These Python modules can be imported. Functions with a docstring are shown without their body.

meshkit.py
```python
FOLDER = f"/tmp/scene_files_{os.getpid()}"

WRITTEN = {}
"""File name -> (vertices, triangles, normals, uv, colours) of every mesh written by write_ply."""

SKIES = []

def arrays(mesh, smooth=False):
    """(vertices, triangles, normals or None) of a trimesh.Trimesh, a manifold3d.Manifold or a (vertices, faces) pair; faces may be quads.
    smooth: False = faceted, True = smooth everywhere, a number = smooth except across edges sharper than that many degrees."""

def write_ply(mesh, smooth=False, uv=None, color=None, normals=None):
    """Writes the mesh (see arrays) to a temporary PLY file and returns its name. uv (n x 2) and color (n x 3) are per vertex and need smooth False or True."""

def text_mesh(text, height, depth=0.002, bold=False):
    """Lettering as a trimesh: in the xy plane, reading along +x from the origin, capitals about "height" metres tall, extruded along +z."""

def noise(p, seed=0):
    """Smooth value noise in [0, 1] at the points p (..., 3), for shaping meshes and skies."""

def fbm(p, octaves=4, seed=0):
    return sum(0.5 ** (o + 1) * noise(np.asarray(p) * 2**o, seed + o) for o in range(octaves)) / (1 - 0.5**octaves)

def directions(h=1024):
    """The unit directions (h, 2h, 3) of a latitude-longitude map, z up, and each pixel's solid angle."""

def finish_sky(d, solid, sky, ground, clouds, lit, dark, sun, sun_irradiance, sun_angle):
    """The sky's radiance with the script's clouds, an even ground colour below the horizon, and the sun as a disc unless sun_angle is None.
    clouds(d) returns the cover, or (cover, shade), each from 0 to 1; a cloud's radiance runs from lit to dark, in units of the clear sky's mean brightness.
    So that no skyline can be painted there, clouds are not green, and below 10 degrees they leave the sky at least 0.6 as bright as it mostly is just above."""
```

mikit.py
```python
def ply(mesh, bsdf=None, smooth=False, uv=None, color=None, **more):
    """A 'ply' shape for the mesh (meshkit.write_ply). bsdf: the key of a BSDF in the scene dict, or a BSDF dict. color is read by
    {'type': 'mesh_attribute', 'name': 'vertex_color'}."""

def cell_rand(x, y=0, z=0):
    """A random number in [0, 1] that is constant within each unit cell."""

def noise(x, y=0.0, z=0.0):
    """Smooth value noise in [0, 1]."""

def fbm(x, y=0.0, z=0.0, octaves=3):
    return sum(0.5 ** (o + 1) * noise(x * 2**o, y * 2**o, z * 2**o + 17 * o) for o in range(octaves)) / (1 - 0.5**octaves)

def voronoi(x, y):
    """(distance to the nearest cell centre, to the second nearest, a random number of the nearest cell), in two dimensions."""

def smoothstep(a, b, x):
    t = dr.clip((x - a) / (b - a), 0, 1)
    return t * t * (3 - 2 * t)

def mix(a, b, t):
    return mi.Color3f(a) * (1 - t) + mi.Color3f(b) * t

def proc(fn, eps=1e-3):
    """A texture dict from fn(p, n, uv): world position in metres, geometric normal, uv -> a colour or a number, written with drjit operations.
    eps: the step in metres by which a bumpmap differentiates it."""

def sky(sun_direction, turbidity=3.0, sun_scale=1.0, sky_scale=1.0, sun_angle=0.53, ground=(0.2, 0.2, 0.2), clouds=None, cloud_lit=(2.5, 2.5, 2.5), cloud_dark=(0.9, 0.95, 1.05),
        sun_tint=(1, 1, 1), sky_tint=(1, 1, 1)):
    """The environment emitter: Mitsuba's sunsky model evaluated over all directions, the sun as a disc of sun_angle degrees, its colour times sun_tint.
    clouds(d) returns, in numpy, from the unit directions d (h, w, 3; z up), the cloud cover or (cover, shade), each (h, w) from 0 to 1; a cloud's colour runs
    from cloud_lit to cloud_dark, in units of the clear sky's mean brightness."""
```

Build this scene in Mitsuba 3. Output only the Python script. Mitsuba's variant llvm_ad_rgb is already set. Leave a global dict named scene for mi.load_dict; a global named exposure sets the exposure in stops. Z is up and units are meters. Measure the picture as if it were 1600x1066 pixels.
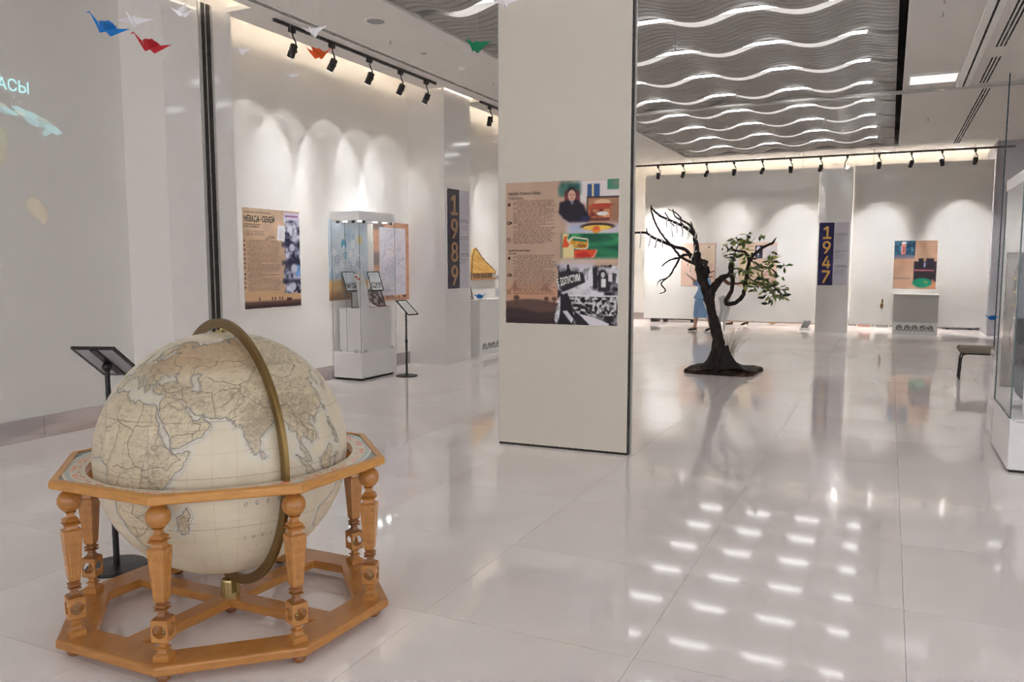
import math, numpy as np, trimesh, manifold3d as m3, mitsuba as mi, drjit as dr, mikit, meshkit, shapely
from shapely.geometry import Polygon, LineString, Point
from mikit import noise, fbm, smoothstep, cell_rand
T = mi.ScalarTransform4f
PI = math.pi
scene, labels = {}, {}

# ------------------------------------------------------------------ camera, light, exposure
FPIX, EYE, PITCH, YAW = 1244.0, 1.65, math.radians(5.601), math.radians(25.268)
fw = np.array([-math.sin(YAW) * math.cos(PITCH), math.cos(YAW) * math.cos(PITCH), -math.sin(PITCH)])
scene['camera'] = {'type': 'perspective', 'fov': math.degrees(2 * math.atan(800 / FPIX)), 'fov_axis': 'x', 'near_clip': 0.05, 'far_clip': 100.0,
                   'to_world': T().look_at(origin=[0, 0, EYE], target=[fw[0], fw[1], EYE + fw[2]], up=[0, 0, 1])}
exposure = 1.0
LED = 6.2            # radiance of the linear lamps in the wave ceiling
COVE = 13.0            # radiance of the warm cove strips
SPOT = 14.0            # intensity of a track spot
FILL_DAY = 1.05             # radiance of the added fill-light windows behind and right of the camera
WARM, WHITE = (1.0, 0.90, 0.75), (0.985, 0.985, 0.99)


def lin(*c):
    c = np.asarray(c[0] if len(c) == 1 else c, float) / 255.0
    return np.where(c <= 0.04045, c / 12.92, ((c + 0.055) / 1.055) ** 2.4)


def mix(a, b, t):
    a, b = (mi.Color3f(*[float(v) for v in x]) if isinstance(x, np.ndarray) else x for x in (a, b))
    return a * (1 - t) + b * t


def rgb(*c):
    return {'type': 'rgb', 'value': [float(x) for x in lin(*c)]}


def pbr(key, color, rough=0.5, metal=0.0, spec=0.5, coat=0.0, two=True, **k):
    c = color if isinstance(color, dict) else rgb(color)
    b = {'type': 'principled', 'base_color': c, 'roughness': rough, 'metallic': metal, 'specular': spec, 'clearcoat': coat, 'clearcoat_gloss': 0.9, **k}
    scene[key] = {'type': 'twosided', 'b': b} if two else b
    return key


def glow(c, s):
    return {'type': 'area', 'radiance': {'type': 'rgb', 'value': [float(x * s) for x in c]}}


# ------------------------------------------------------------------ materials
def marble(p, n, uv):
    cx, cy = dr.floor((p.x + 0.90) / 1.03), dr.floor((p.y - 3.105) / 1.0)
    t = cell_rand(cx, cy)
    v = fbm(p.x * 0.9 + t * 7, p.y * 0.9 - t * 3, 2.0, octaves=4)
    w = fbm(p.x * 4 + t * 5, p.y * 4, 5.0, octaves=3)
    c = mix(lin(234, 229, 227), lin(227, 220, 217), smoothstep(0.35, 0.7, v))
    return c * (0.993 + 0.014 * t) * (0.99 + 0.02 * w)


def marble_base(p, n, uv):
    v = fbm(p.x * 1.3, p.y * 1.3, p.z * 6, octaves=4)
    w = fbm(p.x * 0.5 + 9, p.y * 0.7, p.z * 2, octaves=3)
    c = mix(lin(186, 176, 172), lin(158, 150, 150), smoothstep(0.35, 0.65, v))
    return mix(c, lin(182, 150, 138), smoothstep(0.5, 0.72, w) * 0.5)


def wood_fn(a, b):
    def f(p, n, uv):
        g = fbm(p.x * 9 + p.y * 9, p.y * 9 - p.x * 9, p.z * 60, octaves=3)
        h = fbm(p.x * 30, p.y * 30, p.z * 30, octaves=2)
        return mix(lin(a), lin(b), dr.clip(0.7 * g + 0.3 * h, 0, 1))
    return f


def bark(p, n, uv):
    g = fbm(p.x * 25, p.y * 25, p.z * 9, octaves=4)
    return mix(lin(18, 13, 11), lin(48, 37, 31), smoothstep(0.35, 0.75, g))


def soil(p, n, uv):
    g = fbm(p.x * 14, p.y * 14, p.z * 14, octaves=4)
    return mix(lin(26, 17, 13), lin(104, 74, 56), smoothstep(0.4, 0.8, g))


pbr('mat_floor', mikit.proc(marble), 0.055, spec=0.45)
pbr('mat_grout', (150, 143, 138), 0.6)
pbr('mat_base', mikit.proc(marble_base), 0.2)
pbr('mat_wall', (232, 228, 222), 0.6)
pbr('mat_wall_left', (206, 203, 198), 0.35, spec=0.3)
pbr('mat_gloss_wall', (234, 230, 226), 0.08, spec=0.6)
pbr('mat_panel', (204, 196, 184), 0.5)
pbr('mat_ceiling', (226, 222, 217), 0.7)
pbr('mat_dark', (18, 17, 17), 0.7)
pbr('mat_black', (20, 19, 19), 0.35)
pbr('mat_rubber', (26, 24, 22), 0.5)
pbr('mat_alu', (190, 188, 184), 0.35, metal=0.6)
pbr('mat_lamella', (158, 154, 149), 0.55)
pbr('mat_lilac', (168, 166, 172), 0.5)
pbr('mat_grey', (150, 150, 152), 0.5)
pbr('mat_white', (238, 236, 233), 0.35)
pbr('mat_white_case', (226, 224, 224), 0.25)
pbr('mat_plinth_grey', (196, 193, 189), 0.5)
pbr('mat_wood', mikit.proc(wood_fn((182, 126, 62), (142, 90, 40))), 0.25, coat=0.4)
pbr('mat_wood_rim', mikit.proc(wood_fn((196, 142, 72), (166, 110, 50))), 0.25, coat=0.4)
pbr('mat_wood_dark', mikit.proc(wood_fn((146, 94, 48), (108, 66, 34))), 0.3, coat=0.3)
pbr('mat_inlay', (206, 160, 100), 0.4)
pbr('mat_brass', (128, 104, 62), 0.34, metal=0.85)
pbr('mat_brass_bright', (190, 172, 120), 0.25, metal=0.9)
pbr('mat_vcol', {'type': 'mesh_attribute', 'name': 'vertex_color'}, 0.45, spec=0.3)
pbr('mat_vcol_gloss', {'type': 'mesh_attribute', 'name': 'vertex_color'}, 0.25, spec=0.35, coat=0.35)
pbr('mat_coast', (92, 98, 108), 0.4)
pbr('mat_border', (96, 80, 68), 0.4)
pbr('mat_hatch', (150, 134, 112), 0.4)
pbr('mat_grid', (176, 158, 128), 0.4)
pbr('mat_ink', (38, 30, 28), 0.5)
pbr('mat_ink_grey', (120, 116, 124), 0.6)
pbr('mat_gold', (212, 164, 84), 0.35, metal=0.25)
pbr('mat_gold_dull', (166, 132, 102), 0.4, metal=0.2)
pbr('mat_bark', mikit.proc(bark), 0.85)
pbr('mat_stem_brown', (112, 72, 58), 0.8)
pbr('mat_soil', mikit.proc(soil), 0.9)
pbr('mat_cloth_dark', (20, 12, 11), 0.75, sheen=0.6)
for i, c in enumerate([(72, 92, 50), (112, 130, 66), (156, 166, 92), (54, 62, 52), (126, 138, 98)]):
    scene[f'mat_leaf_{i}'] = {'type': 'principledthin', 'base_color': rgb(c), 'roughness': 0.5, 'diff_trans': 0.5}
for nm, c in {'blue': (28, 112, 186), 'red': (172, 34, 42), 'orange': (206, 84, 34), 'green': (22, 122, 84), 'white': (236, 234, 238)}.items():
    scene['mat_paper_' + nm] = {'type': 'twosided', 'b': {'type': 'principled', 'base_color': rgb(c), 'roughness': 0.6, 'specular': 0.3}}
pbr('mat_thread', (210, 208, 204), 0.6)
pbr('mat_gauze', (228, 226, 223), 0.8)
pbr('mat_skin', (216, 168, 144), 0.5)
pbr('mat_dress', (142, 180, 222), 0.7)
pbr('mat_dress_grey', (70, 70, 78), 0.7)
pbr('mat_hair', (52, 38, 30), 0.6)
pbr('mat_shoe', (20, 18, 20), 0.25)
pbr('mat_uniform', (26, 34, 46), 0.75)
pbr('mat_uniform_dark', (20, 27, 30), 0.75)
pbr('mat_seat', (132, 122, 108), 0.7)
pbr('mat_red', (150, 18, 34), 0.5)
pbr('mat_edge', (72, 92, 92), 0.15)
pbr('mat_edge_blue', (34, 62, 84), 0.15)
scene['mat_glass_low_reflect'] = {'type': 'thindielectric', 'int_ior': 1.12}  # glass with its index lowered to weaken the grazing reflection
scene['mat_glass'] = {'type': 'thindielectric', 'int_ior': 1.5}
scene['mat_lamp'] = {'type': 'diffuse', 'reflectance': rgb(240, 240, 240)}


# ------------------------------------------------------------------ helpers
ORD = ['first', 'second', 'third', 'fourth', 'fifth', 'sixth', 'seventh', 'eighth', 'ninth', 'tenth', 'eleventh', 'twelfth', 'thirteenth', 'fourteenth', 'fifteenth', 'sixteenth', 'seventeenth']
USED = {}


def fresh(name):
    k = USED.get(name, -1) + 1
    USED[name] = k
    return name if k == 0 else f'{name}_{k:03d}'


def tag(key, label=None, cat=None, group=None, kind=None):
    d = labels.setdefault(key, {})
    for n, v in (('label', label), ('category', cat), ('group', group), ('kind', kind)):
        if v:
            d[n] = v
    return key


def thing(name, label, cat, group=None):
    return tag(fresh(name), label, cat, group)


def obj(name, mesh, bsdf, parent=None, smooth=False, label=None, m=None, **k):
    key = fresh((parent + '__' if parent else '') + name)
    d = dict(mesh) if isinstance(mesh, dict) else mikit.ply(mesh, bsdf, smooth, **k)
    if isinstance(mesh, dict) and bsdf:
        d['bsdf'] = {'type': 'ref', 'id': bsdf}
    if m is not None:
        d['to_world'] = T(np.asarray(m, float)) if not isinstance(m, T) else m
    scene[key] = d
    if label:
        tag(key, label)
    return key


def struct(name, mesh, bsdf, parent=None, **k):
    key = obj(name, mesh, bsdf, parent, **k)
    if parent is None:
        tag(key, kind='structure')
    return key


def box(x0, x1, y0, y1, z0, z1, bev=0.0):
    if bev <= 0:
        b = trimesh.creation.box(extents=[x1 - x0, y1 - y0, z1 - z0])
        b.apply_translation([(x0 + x1) / 2, (y0 + y1) / 2, (z0 + z1) / 2])
        return b
    P = []
    for sx in (0, 1):
        for sy in (0, 1):
            for sz in (0, 1):
                c = np.array([x1 if sx else x0, y1 if sy else y0, z1 if sz else z0])
                d = np.array([-bev if sx else bev, -bev if sy else bev, -bev if sz else bev])
                for a in range(3):
                    q = c + d
                    q[a] = c[a]
                    P.append(q)
    return hull(P)


def hull(P):
    return man(m3.Manifold.hull_points(np.asarray(P, np.float64)))


def man(M):
    q = M.to_mesh()
    return trimesh.Trimesh(np.array(q.vert_properties[:, :3], float), np.array(q.tri_verts, int), process=False)


def tomani(t):
    return m3.Manifold(m3.Mesh(np.asarray(t.vertices, np.float32), np.asarray(t.faces, np.uint32)))


def cat(*ms):
    return trimesh.util.concatenate(list(ms))


def tube(pts, r, n=10, cap=True):
    p = np.asarray(pts, float)
    r = np.broadcast_to(np.asarray(r, float), (len(p),))
    t = np.gradient(p, axis=0)
    t /= np.linalg.norm(t, axis=1, keepdims=True) + 1e-12
    a = np.cross(t[0], [0, 0, 1.0] if abs(t[0][2]) < 0.9 else [1.0, 0, 0])
    A = []
    for i in range(len(p)):
        a = a - t[i] * (a @ t[i])
        a /= np.linalg.norm(a) + 1e-12
        A.append(a)
    A = np.array(A)
    B = np.cross(t, A)
    ang = np.arange(n) * 2 * PI / n
    v = (p[:, None] + r[:, None, None] * (np.cos(ang)[None, :, None] * A[:, None] + np.sin(ang)[None, :, None] * B[:, None])).reshape(-1, 3)
    f = []
    for i in range(len(p) - 1):
        for j in range(n):
            k = (j + 1) % n
            f += [[i * n + j, i * n + k, (i + 1) * n + k], [i * n + j, (i + 1) * n + k, (i + 1) * n + j]]
    if cap:
        v = np.vstack([v, p[:1], p[-1:]])
        c0, c1 = len(v) - 2, len(v) - 1
        e = (len(p) - 1) * n
        for j in range(n):
            k = (j + 1) % n
            f += [[c0, k, j], [c1, e + j, e + k]]
    return trimesh.Trimesh(v, np.array(f), process=False)


def cyl(p0, p1, r, n=20, r1=None):
    return tube([p0, p1], [r, r if r1 is None else r1], n)


def lathe(prof, n=32, c=(0, 0, 0)):
    m = trimesh.creation.revolve(np.asarray(prof, float), sections=n)
    m.apply_translation(c)
    return m


def square_loft(prof, c=(0, 0, 0), rot=0.0, cut=0.0):
    """(z, half width) profile with a square section."""
    v, f = [], []
    a = rot + PI / 4 + np.arange(4) * PI / 2
    for z, h in prof:
        v += [[math.cos(t) * h * math.sqrt(2), math.sin(t) * h * math.sqrt(2), z] for t in a]
    for i in range(len(prof) - 1):
        for j in range(4):
            k = (j + 1) % 4
            f += [[i * 4 + j, i * 4 + k, i * 4 + 4 + k], [i * 4 + j, i * 4 + 4 + k, i * 4 + 4 + j]]
    e = (len(prof) - 1) * 4
    f += [[0, 2, 1], [0, 3, 2], [e, e + 1, e + 2], [e, e + 2, e + 3]]
    return trimesh.Trimesh(np.array(v) + np.array(c), np.array(f), process=False)


def extrude(poly, z0, z1):
    parts = [trimesh.creation.extrude_polygon(g, z1 - z0, engine='earcut') for g in getattr(poly, 'geoms', [poly])]
    m = cat(*parts)
    m.apply_translation([0, 0, z0])
    return m


def frame(o, r, u=(0, 0, 1)):
    r, u = np.asarray(r, float), np.asarray(u, float)
    r = r / np.linalg.norm(r)
    u = u - r * (u @ r)
    u /= np.linalg.norm(u)
    M = np.eye(4)
    M[:3, 0], M[:3, 1], M[:3, 2], M[:3, 3] = r, u, np.cross(r, u), o
    return M


def moved(mesh, M):
    q = mesh.copy()
    q.apply_transform(M)
    return q


def shift(x, y, z):
    M = np.eye(4)
    M[:3, 3] = (x, y, z)
    return M


def rotz(a):
    return np.array([[math.cos(a), -math.sin(a), 0, 0], [math.sin(a), math.cos(a), 0, 0], [0, 0, 1, 0], [0, 0, 0, 1.0]])


def letters(text, h, bold=False, depth=0.0015, width=None, center=False):
    m = meshkit.text_mesh(text, h, depth, bold)
    if width:
        w = m.bounds[1][0] - m.bounds[0][0]
        m.apply_scale([width / w, 1, 1])
    if center:
        m.apply_translation([-(m.bounds[0][0] + m.bounds[1][0]) / 2, 0, 0])
    return m


def pane(w, h, M):
    v = np.array([[0, 0, 0], [w, 0, 0], [w, h, 0], [0, h, 0]], float)
    return moved(trimesh.Trimesh(v, np.array([[0, 1, 2], [0, 2, 3]]), process=False), M)


# ------------------------------------------------------------------ flat print: a grid of coloured vertices
class Print:
    def __init__(s, w, h, base, seed=0):
        s.w, s.h = w, h
        s.a = np.ones((h, w, 3)) * np.array(base, float)
        s.u, s.v = np.meshgrid((np.arange(w) + 0.5) / w, (np.arange(h) + 0.5) / h)      # v runs downwards
        s.rng = np.random.default_rng(seed)

    def n(s, fx, fy, seed=0, o=4):
        return meshkit.fbm(np.stack([s.u * fx, s.v * fy, np.full_like(s.u, seed * 3.7 + 0.3)], -1), o)

    def put(s, m, c):
        m = np.clip(m, 0, 1)[..., None]
        s.a = s.a * (1 - m) + np.asarray(c, float) * m

    def mottle(s, amt, fx=6, fy=6, seed=1):
        s.a *= (1 + amt * (s.n(fx, fy, seed) - 0.5) * 2)[..., None]

    def rect(s, x0, y0, x1, y1, c, soft=0.0, op=1.0):
        q = max(soft, 1e-4)
        f = lambda t: np.clip(t / q + 0.5, 0, 1)
        s.put(f(s.u - x0) * f(x1 - s.u) * f(s.v - y0) * f(y1 - s.v) * op, c)

    def ell(s, x, y, rx, ry, c, soft=0.15, op=1.0):
        d = np.sqrt(((s.u - x) / rx) ** 2 + ((s.v - y) / ry) ** 2)
        s.put(np.clip((1 - d) / soft + 0.5, 0, 1) * op, c)

    def poly(s, pts, c, op=1.0, soft=0.0):
        m = shapely.contains_xy(Polygon(pts), s.u, s.v).astype(float)
        if soft:
            from scipy.ndimage import gaussian_filter
            m = gaussian_filter(m, soft)
        s.put(m * op, c)

    def curve(s, pts, wd, c, op=1.0):
        p = np.asarray(pts, float)
        asp = s.h / s.w
        d = np.full(s.u.shape, 9.0)
        for a, b in zip(p[:-1], p[1:]):
            ax, ay, bx, by = a[0], a[1] * asp, b[0], b[1] * asp
            L = max((bx - ax) ** 2 + (by - ay) ** 2, 1e-12)
            t = np.clip(((s.u - ax) * (bx - ax) + (s.v * asp - ay) * (by - ay)) / L, 0, 1)
            d = np.minimum(d, np.hypot(s.u - ax - t * (bx - ax), s.v * asp - ay - t * (by - ay)))
        s.put(np.clip((wd - d) * s.w + 0.5, 0, 1) * op, c)

    def lines(s, x0, x1, y0, y1, n, c, op=0.6, fill=0.55, indent=()):
        pitch = (y1 - y0) / n
        for i in range(n):
            y = y0 + i * pitch
            x, xe = x0 + (0.04 if i in indent else 0), x1 - s.rng.uniform(0, 0.05)
            if s.rng.random() < 0.14:
                xe = x0 + (x1 - x0) * s.rng.uniform(0.3, 0.85)
            while x < xe:
                w = s.rng.uniform(0.012, 0.05)
                s.rect(x, y, min(x + w, xe), y + pitch * fill, c, 0.004, op * s.rng.uniform(0.75, 1))
                x += w + 0.008

    def photo(s, x0, y0, x1, y1, seed, f=10, lo=(20, 20, 28), hi=(225, 222, 228), ragged=0.0, contrast=1.6):
        m = s.n(f, f * (s.h / s.w), seed, 4)
        m = np.clip((m - 0.5) * contrast * 1.6 + 0.5, 0, 1)[..., None]
        col = np.array(lo) * (1 - m) + np.array(hi) * m
        rg = ragged * (s.n(9, 14, seed + 5, 3) - 0.5)
        k = ((s.u + rg > x0) & (s.u < x1) & (s.v + rg * 0.4 > y0) & (s.v + rg * 0.4 < y1))[..., None]
        s.a = np.where(k, col, s.a)

    def mesh(s, wm, hm):
        """Vertices at the cell centres, stretched to the sheet's full size, x right, y up."""
        x, y = np.meshgrid(np.linspace(0, wm, s.w), np.linspace(hm, 0, s.h))
        v = np.stack([x.ravel(), y.ravel(), np.zeros(x.size)], 1)
        i, j = np.meshgrid(np.arange(s.h - 1), np.arange(s.w - 1), indexing='ij')
        a = (i * s.w + j).ravel()
        f = np.vstack([np.stack([a, a + s.w, a + 1], 1), np.stack([a + 1, a + s.w, a + s.w + 1], 1)])
        return trimesh.Trimesh(v, f, process=False), lin(np.clip(s.a.reshape(-1, 3), 0, 255))


def poster(name, label, o, r, w, h, pr, thick=0.006, cat_='poster', group=None, u=(0, 0, 1), back='mat_white'):
    """A board with a print on it; o: lower left corner of the back."""
    M = frame(o, r, u)
    t = thing(name, label, cat_, group)
    obj('board', moved(box(0, w, 0, h, 0, thick), M), back, t)
    g, c = pr.mesh(w, h)
    g.apply_transform(M @ shift(0, 0, thick + 0.0006))
    obj('print', g, 'mat_vcol', t, smooth=True, color=c)
    return t, M @ shift(0, 0, thick + 0.0008)


RNG = np.random.default_rng(7)

# ------------------------------------------------------------------ the setting
XL, XG, XP1, XP2, ZC = -7.2, -7.1, -6.6, -6.42, 4.35
fl = struct('floor', box(-7.6, 4.6, -5.3, 23.2, -0.12, -0.004), 'mat_grout')
tile = mikit.ply(box(0.001, 1.029, 0.001, 0.999, -0.02, 0.0), 'mat_floor')
rest = []
for i in range(-7, 5):
    for j in range(-9, 20):
        x0, y0 = -0.90 + 1.03 * i, 3.105 + 1.0 * j
        seen = -2 <= j and -7 <= i <= 3 and x0 > -0.82 * y0 - 3.2 and x0 < 0.2 * y0 + 1.2
        if seen:
            obj('tile', tile, None, fl, m=shift(x0, y0, 0))
        else:
            rest.append(box(x0 + 0.0015, x0 + 1.0285, y0 + 0.0015, y0 + 0.9985, -0.02, 0))
tag(obj('outer_tile', cat(*rest), 'mat_floor', fl), kind='stuff')

struct('wall_left', box(-7.5, XL, -5.2, 6.0, 0, 4.8), 'mat_wall_left')
wg = struct('wall_gallery', box(-7.5, XG - 0.03, 6.0, 23.0, 0, 4.8), 'mat_wall')
obj('lining_panel', box(XG - 0.03, XG, 6.80, 11.1, 0.2, 4.265), 'mat_wall', wg)
obj('lining_panel', box(XG - 0.03, XG, 11.95, 22.8, 0.2, 4.265), 'mat_wall', wg)
struct('wall_back', box(-7.5, 4.5, 22.8, 23.0, 0, 4.8), 'mat_wall')
struct('wall_right', box(4.3, 4.5, -5.2, 23.0, 0, 4.8), 'mat_wall')
struct('wall_front', box(-7.5, 4.5, -5.2, -5.0, 0, 4.8), 'mat_wall')
bb = struct('baseboard_left', box(XL, XL + 0.006, -5, 5.87, 0, 0.2), 'mat_grout')
for k in range(-2, 12):
    y0 = 4.83 + 0.9 * (k - 10)
    obj('slab', box(XL, XL + 0.02, y0 + 0.0015, min(y0 + 0.8985, 5.868), 0, 0.21, 0.002), 'mat_base', bb)
bg = struct('baseboard_gallery', box(XG - 0.03, XG - 0.02, 6.8, 22.8, 0, 0.19), 'mat_grout')
for y0, y1 in [(6.8, 7.9), (7.9, 8.98), (8.98, 10.05), (10.05, 11.1), (11.95, 13.0), (13.0, 14.1), (14.1, 15.2), (15.2, 16.3), (16.3, 17.4), (17.4, 18.5), (18.5, 19.6), (19.6, 20.7), (20.7, 21.8), (21.8, 22.8)]:
    obj('slab', box(XG - 0.03, XG + 0.004, y0 + 0.0015, y1 - 0.0015, 0, 0.2, 0.002), 'mat_base', bg)
b2 = struct('baseboard_back', box(-7.13, 4.3, 22.79, 22.8, 0, 0.19), 'mat_grout')
for k in range(11):
    obj('slab', box(-7.13 + 1.04 * k + 0.0015, -7.13 + 1.04 * k + 1.0385, 22.775, 22.8, 0, 0.2, 0.002), 'mat_base', b2)

# added frosted windows, unseen, glowing to fill in light, in the wall behind the camera and in the right wall
wn = 0
for kind, c, wd in [('front', x, 1.7) for x in (-6.0, -3.9, -1.8, 0.3, 2.4)] + [('right', y, 1.8) for y in (-3.2, -0.8, 1.6, 4.0)]:
    wn += 1
    k = tag(f'added_window_{wn}', kind='structure')
    fr_ = [box(-0.06, 0, -0.06, 3.46, 0, 0.05), box(wd, wd + 0.06, -0.06, 3.46, 0, 0.05), box(0, wd, -0.06, 0, 0, 0.05), box(0, wd, 3.4, 3.46, 0, 0.05), box(wd / 2 - 0.025, wd / 2 + 0.025, 0, 3.4, 0, 0.05), box(0, wd, 1.68, 1.72, 0, 0.04)]
    M = frame((c + wd / 2, -5.0, 0.5), (-1, 0, 0)) if kind == 'front' else frame((4.3, c + wd / 2, 0.5), (0, -1, 0))
    scene[k] = mikit.ply(moved(cat(*fr_), M), 'mat_alu')
    obj('pane', pane(wd, 3.4, M @ shift(0, 0, 0.01)), 'mat_lamp', k, emitter=glow((0.94, 0.985, 1.06), FILL_DAY * (0.65 if kind == 'front' else 1.0)))

# ceiling: one slab with the cove openings and the bay of the wave ceiling cut out
outline = Polygon([(-7.25, -5.1), (4.4, -5.1), (4.4, 22.35), (-6.67, 22.35), (-6.67, 12.16), (-6.33, 12.16), (-6.33, 10.95), (-6.67, 10.95), (-6.67, 6.75), (-6.25, 6.75), (-6.25, 6.1), (-7.25, 6.1)])
WX0, WX1, WY0, WY1 = -4.85, 0.07, -4.3, 20.8
ceil = struct('ceiling', extrude(outline.difference(Polygon([(WX0, WY0), (WX1, WY0), (WX1, WY1), (WX0, WY1)])), ZC, ZC + 0.05), 'mat_ceiling')
obj('roof', box(-7.5, 4.5, -5.2, 23.0, 4.8, 4.9), 'mat_ceiling', ceil)
obj('plenum', cat(box(WX0, WX1, WY0, WY1, 4.72, 4.74), box(WX1 + 0.0, WX1 + 0.02, WY0, WY1, ZC + 0.05, 4.72)), 'mat_dark', ceil)
obj('bay_edge', cat(box(WX0 - 0.02, WX0, WY0, WY1, ZC + 0.04, 4.72), box(WX0, WX1, WY1, WY1 + 0.02, ZC + 0.04, 4.72), box(WX0, WX1, WY0 - 0.02, WY0, ZC + 0.04, 4.72)), 'mat_lamella', ceil)
obj('cove_side', cat(box(-6.1, -6.08, 6.1, 22.0, ZC + 0.05, 4.8), box(-6.1, 4.3, 21.95, 21.97, ZC + 0.05, 4.8), box(-7.13, -6.1, 6.1, 6.12, ZC + 0.05, 4.8)), 'mat_ceiling', ceil)
for lb, (a, b) in zip(['above the left gallery wall', 'above the 1989 pilaster', 'above the wall beyond the 1989 pilaster', 'above the pilaster with the black jamb', 'above the far end wall'], [((-6.62, 6.8), (-6.60, 10.9)), ((-6.29, 10.98), (-6.27, 12.12)), ((-6.62, 12.2), (-6.60, 22.2)), ((-6.21, 6.14), (-6.19, 6.72)), ((-6.4, 22.28), (4.2, 22.30))]):
    k = thing('cove_light', 'warm light strip hidden in the cove ' + lb, 'light strip', 'cove light strips')
    obj('strip', box(a[0], b[0], a[1], b[1], ZC + 0.055, ZC + 0.075), 'mat_lamp', k, emitter=glow(WARM, COVE))
    obj('profile', box(a[0] - 0.004, b[0] + 0.004, a[1] - 0.004, b[1] + 0.004, ZC + 0.0501, ZC + 0.055), 'mat_alu', k)

# pilasters against the left wall
k = thing('pilaster', 'glossy white pilaster with a black door jamb, beside the projection wall', 'pilaster')
obj('body', box(-7.2, XP1, 5.87, 6.80, 0, ZC + 0.43), 'mat_gloss_wall', k)
obj('jamb', box(XP1, XP1 + 0.010, 6.335, 6.53, 0, ZC), 'mat_alu', k, label='pale metal edging of the jamb')
for y0, y1 in ((6.375, 6.418), (6.440, 6.492)):
    obj('seal', box(XP1 + 0.010, XP1 + 0.016, y0, y1, 0, ZC), 'mat_rubber', k, label='black rubber seal of the jamb')
k = thing('pilaster', 'glossy white pilaster carrying the 1989 sign', 'pilaster')
obj('body', box(XG - 0.03, XP2, 11.1, 11.95, 0, ZC + 0.43), 'mat_gloss_wall', k)
k = thing('pilaster', 'white pillar on the far wall carrying the 1947 sign', 'pilaster')
obj('body', box(-1.56, -0.85, 20.3, 20.95, 0, ZC - 0.5), 'mat_gloss_wall', k)
k = thing('pilaster', 'grey pilaster at the right end of the far white panel', 'pilaster')
obj('body', box(2.06, 2.75, 20.9, 22.77, 0, ZC - 0.001), 'mat_lilac', k)

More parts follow.
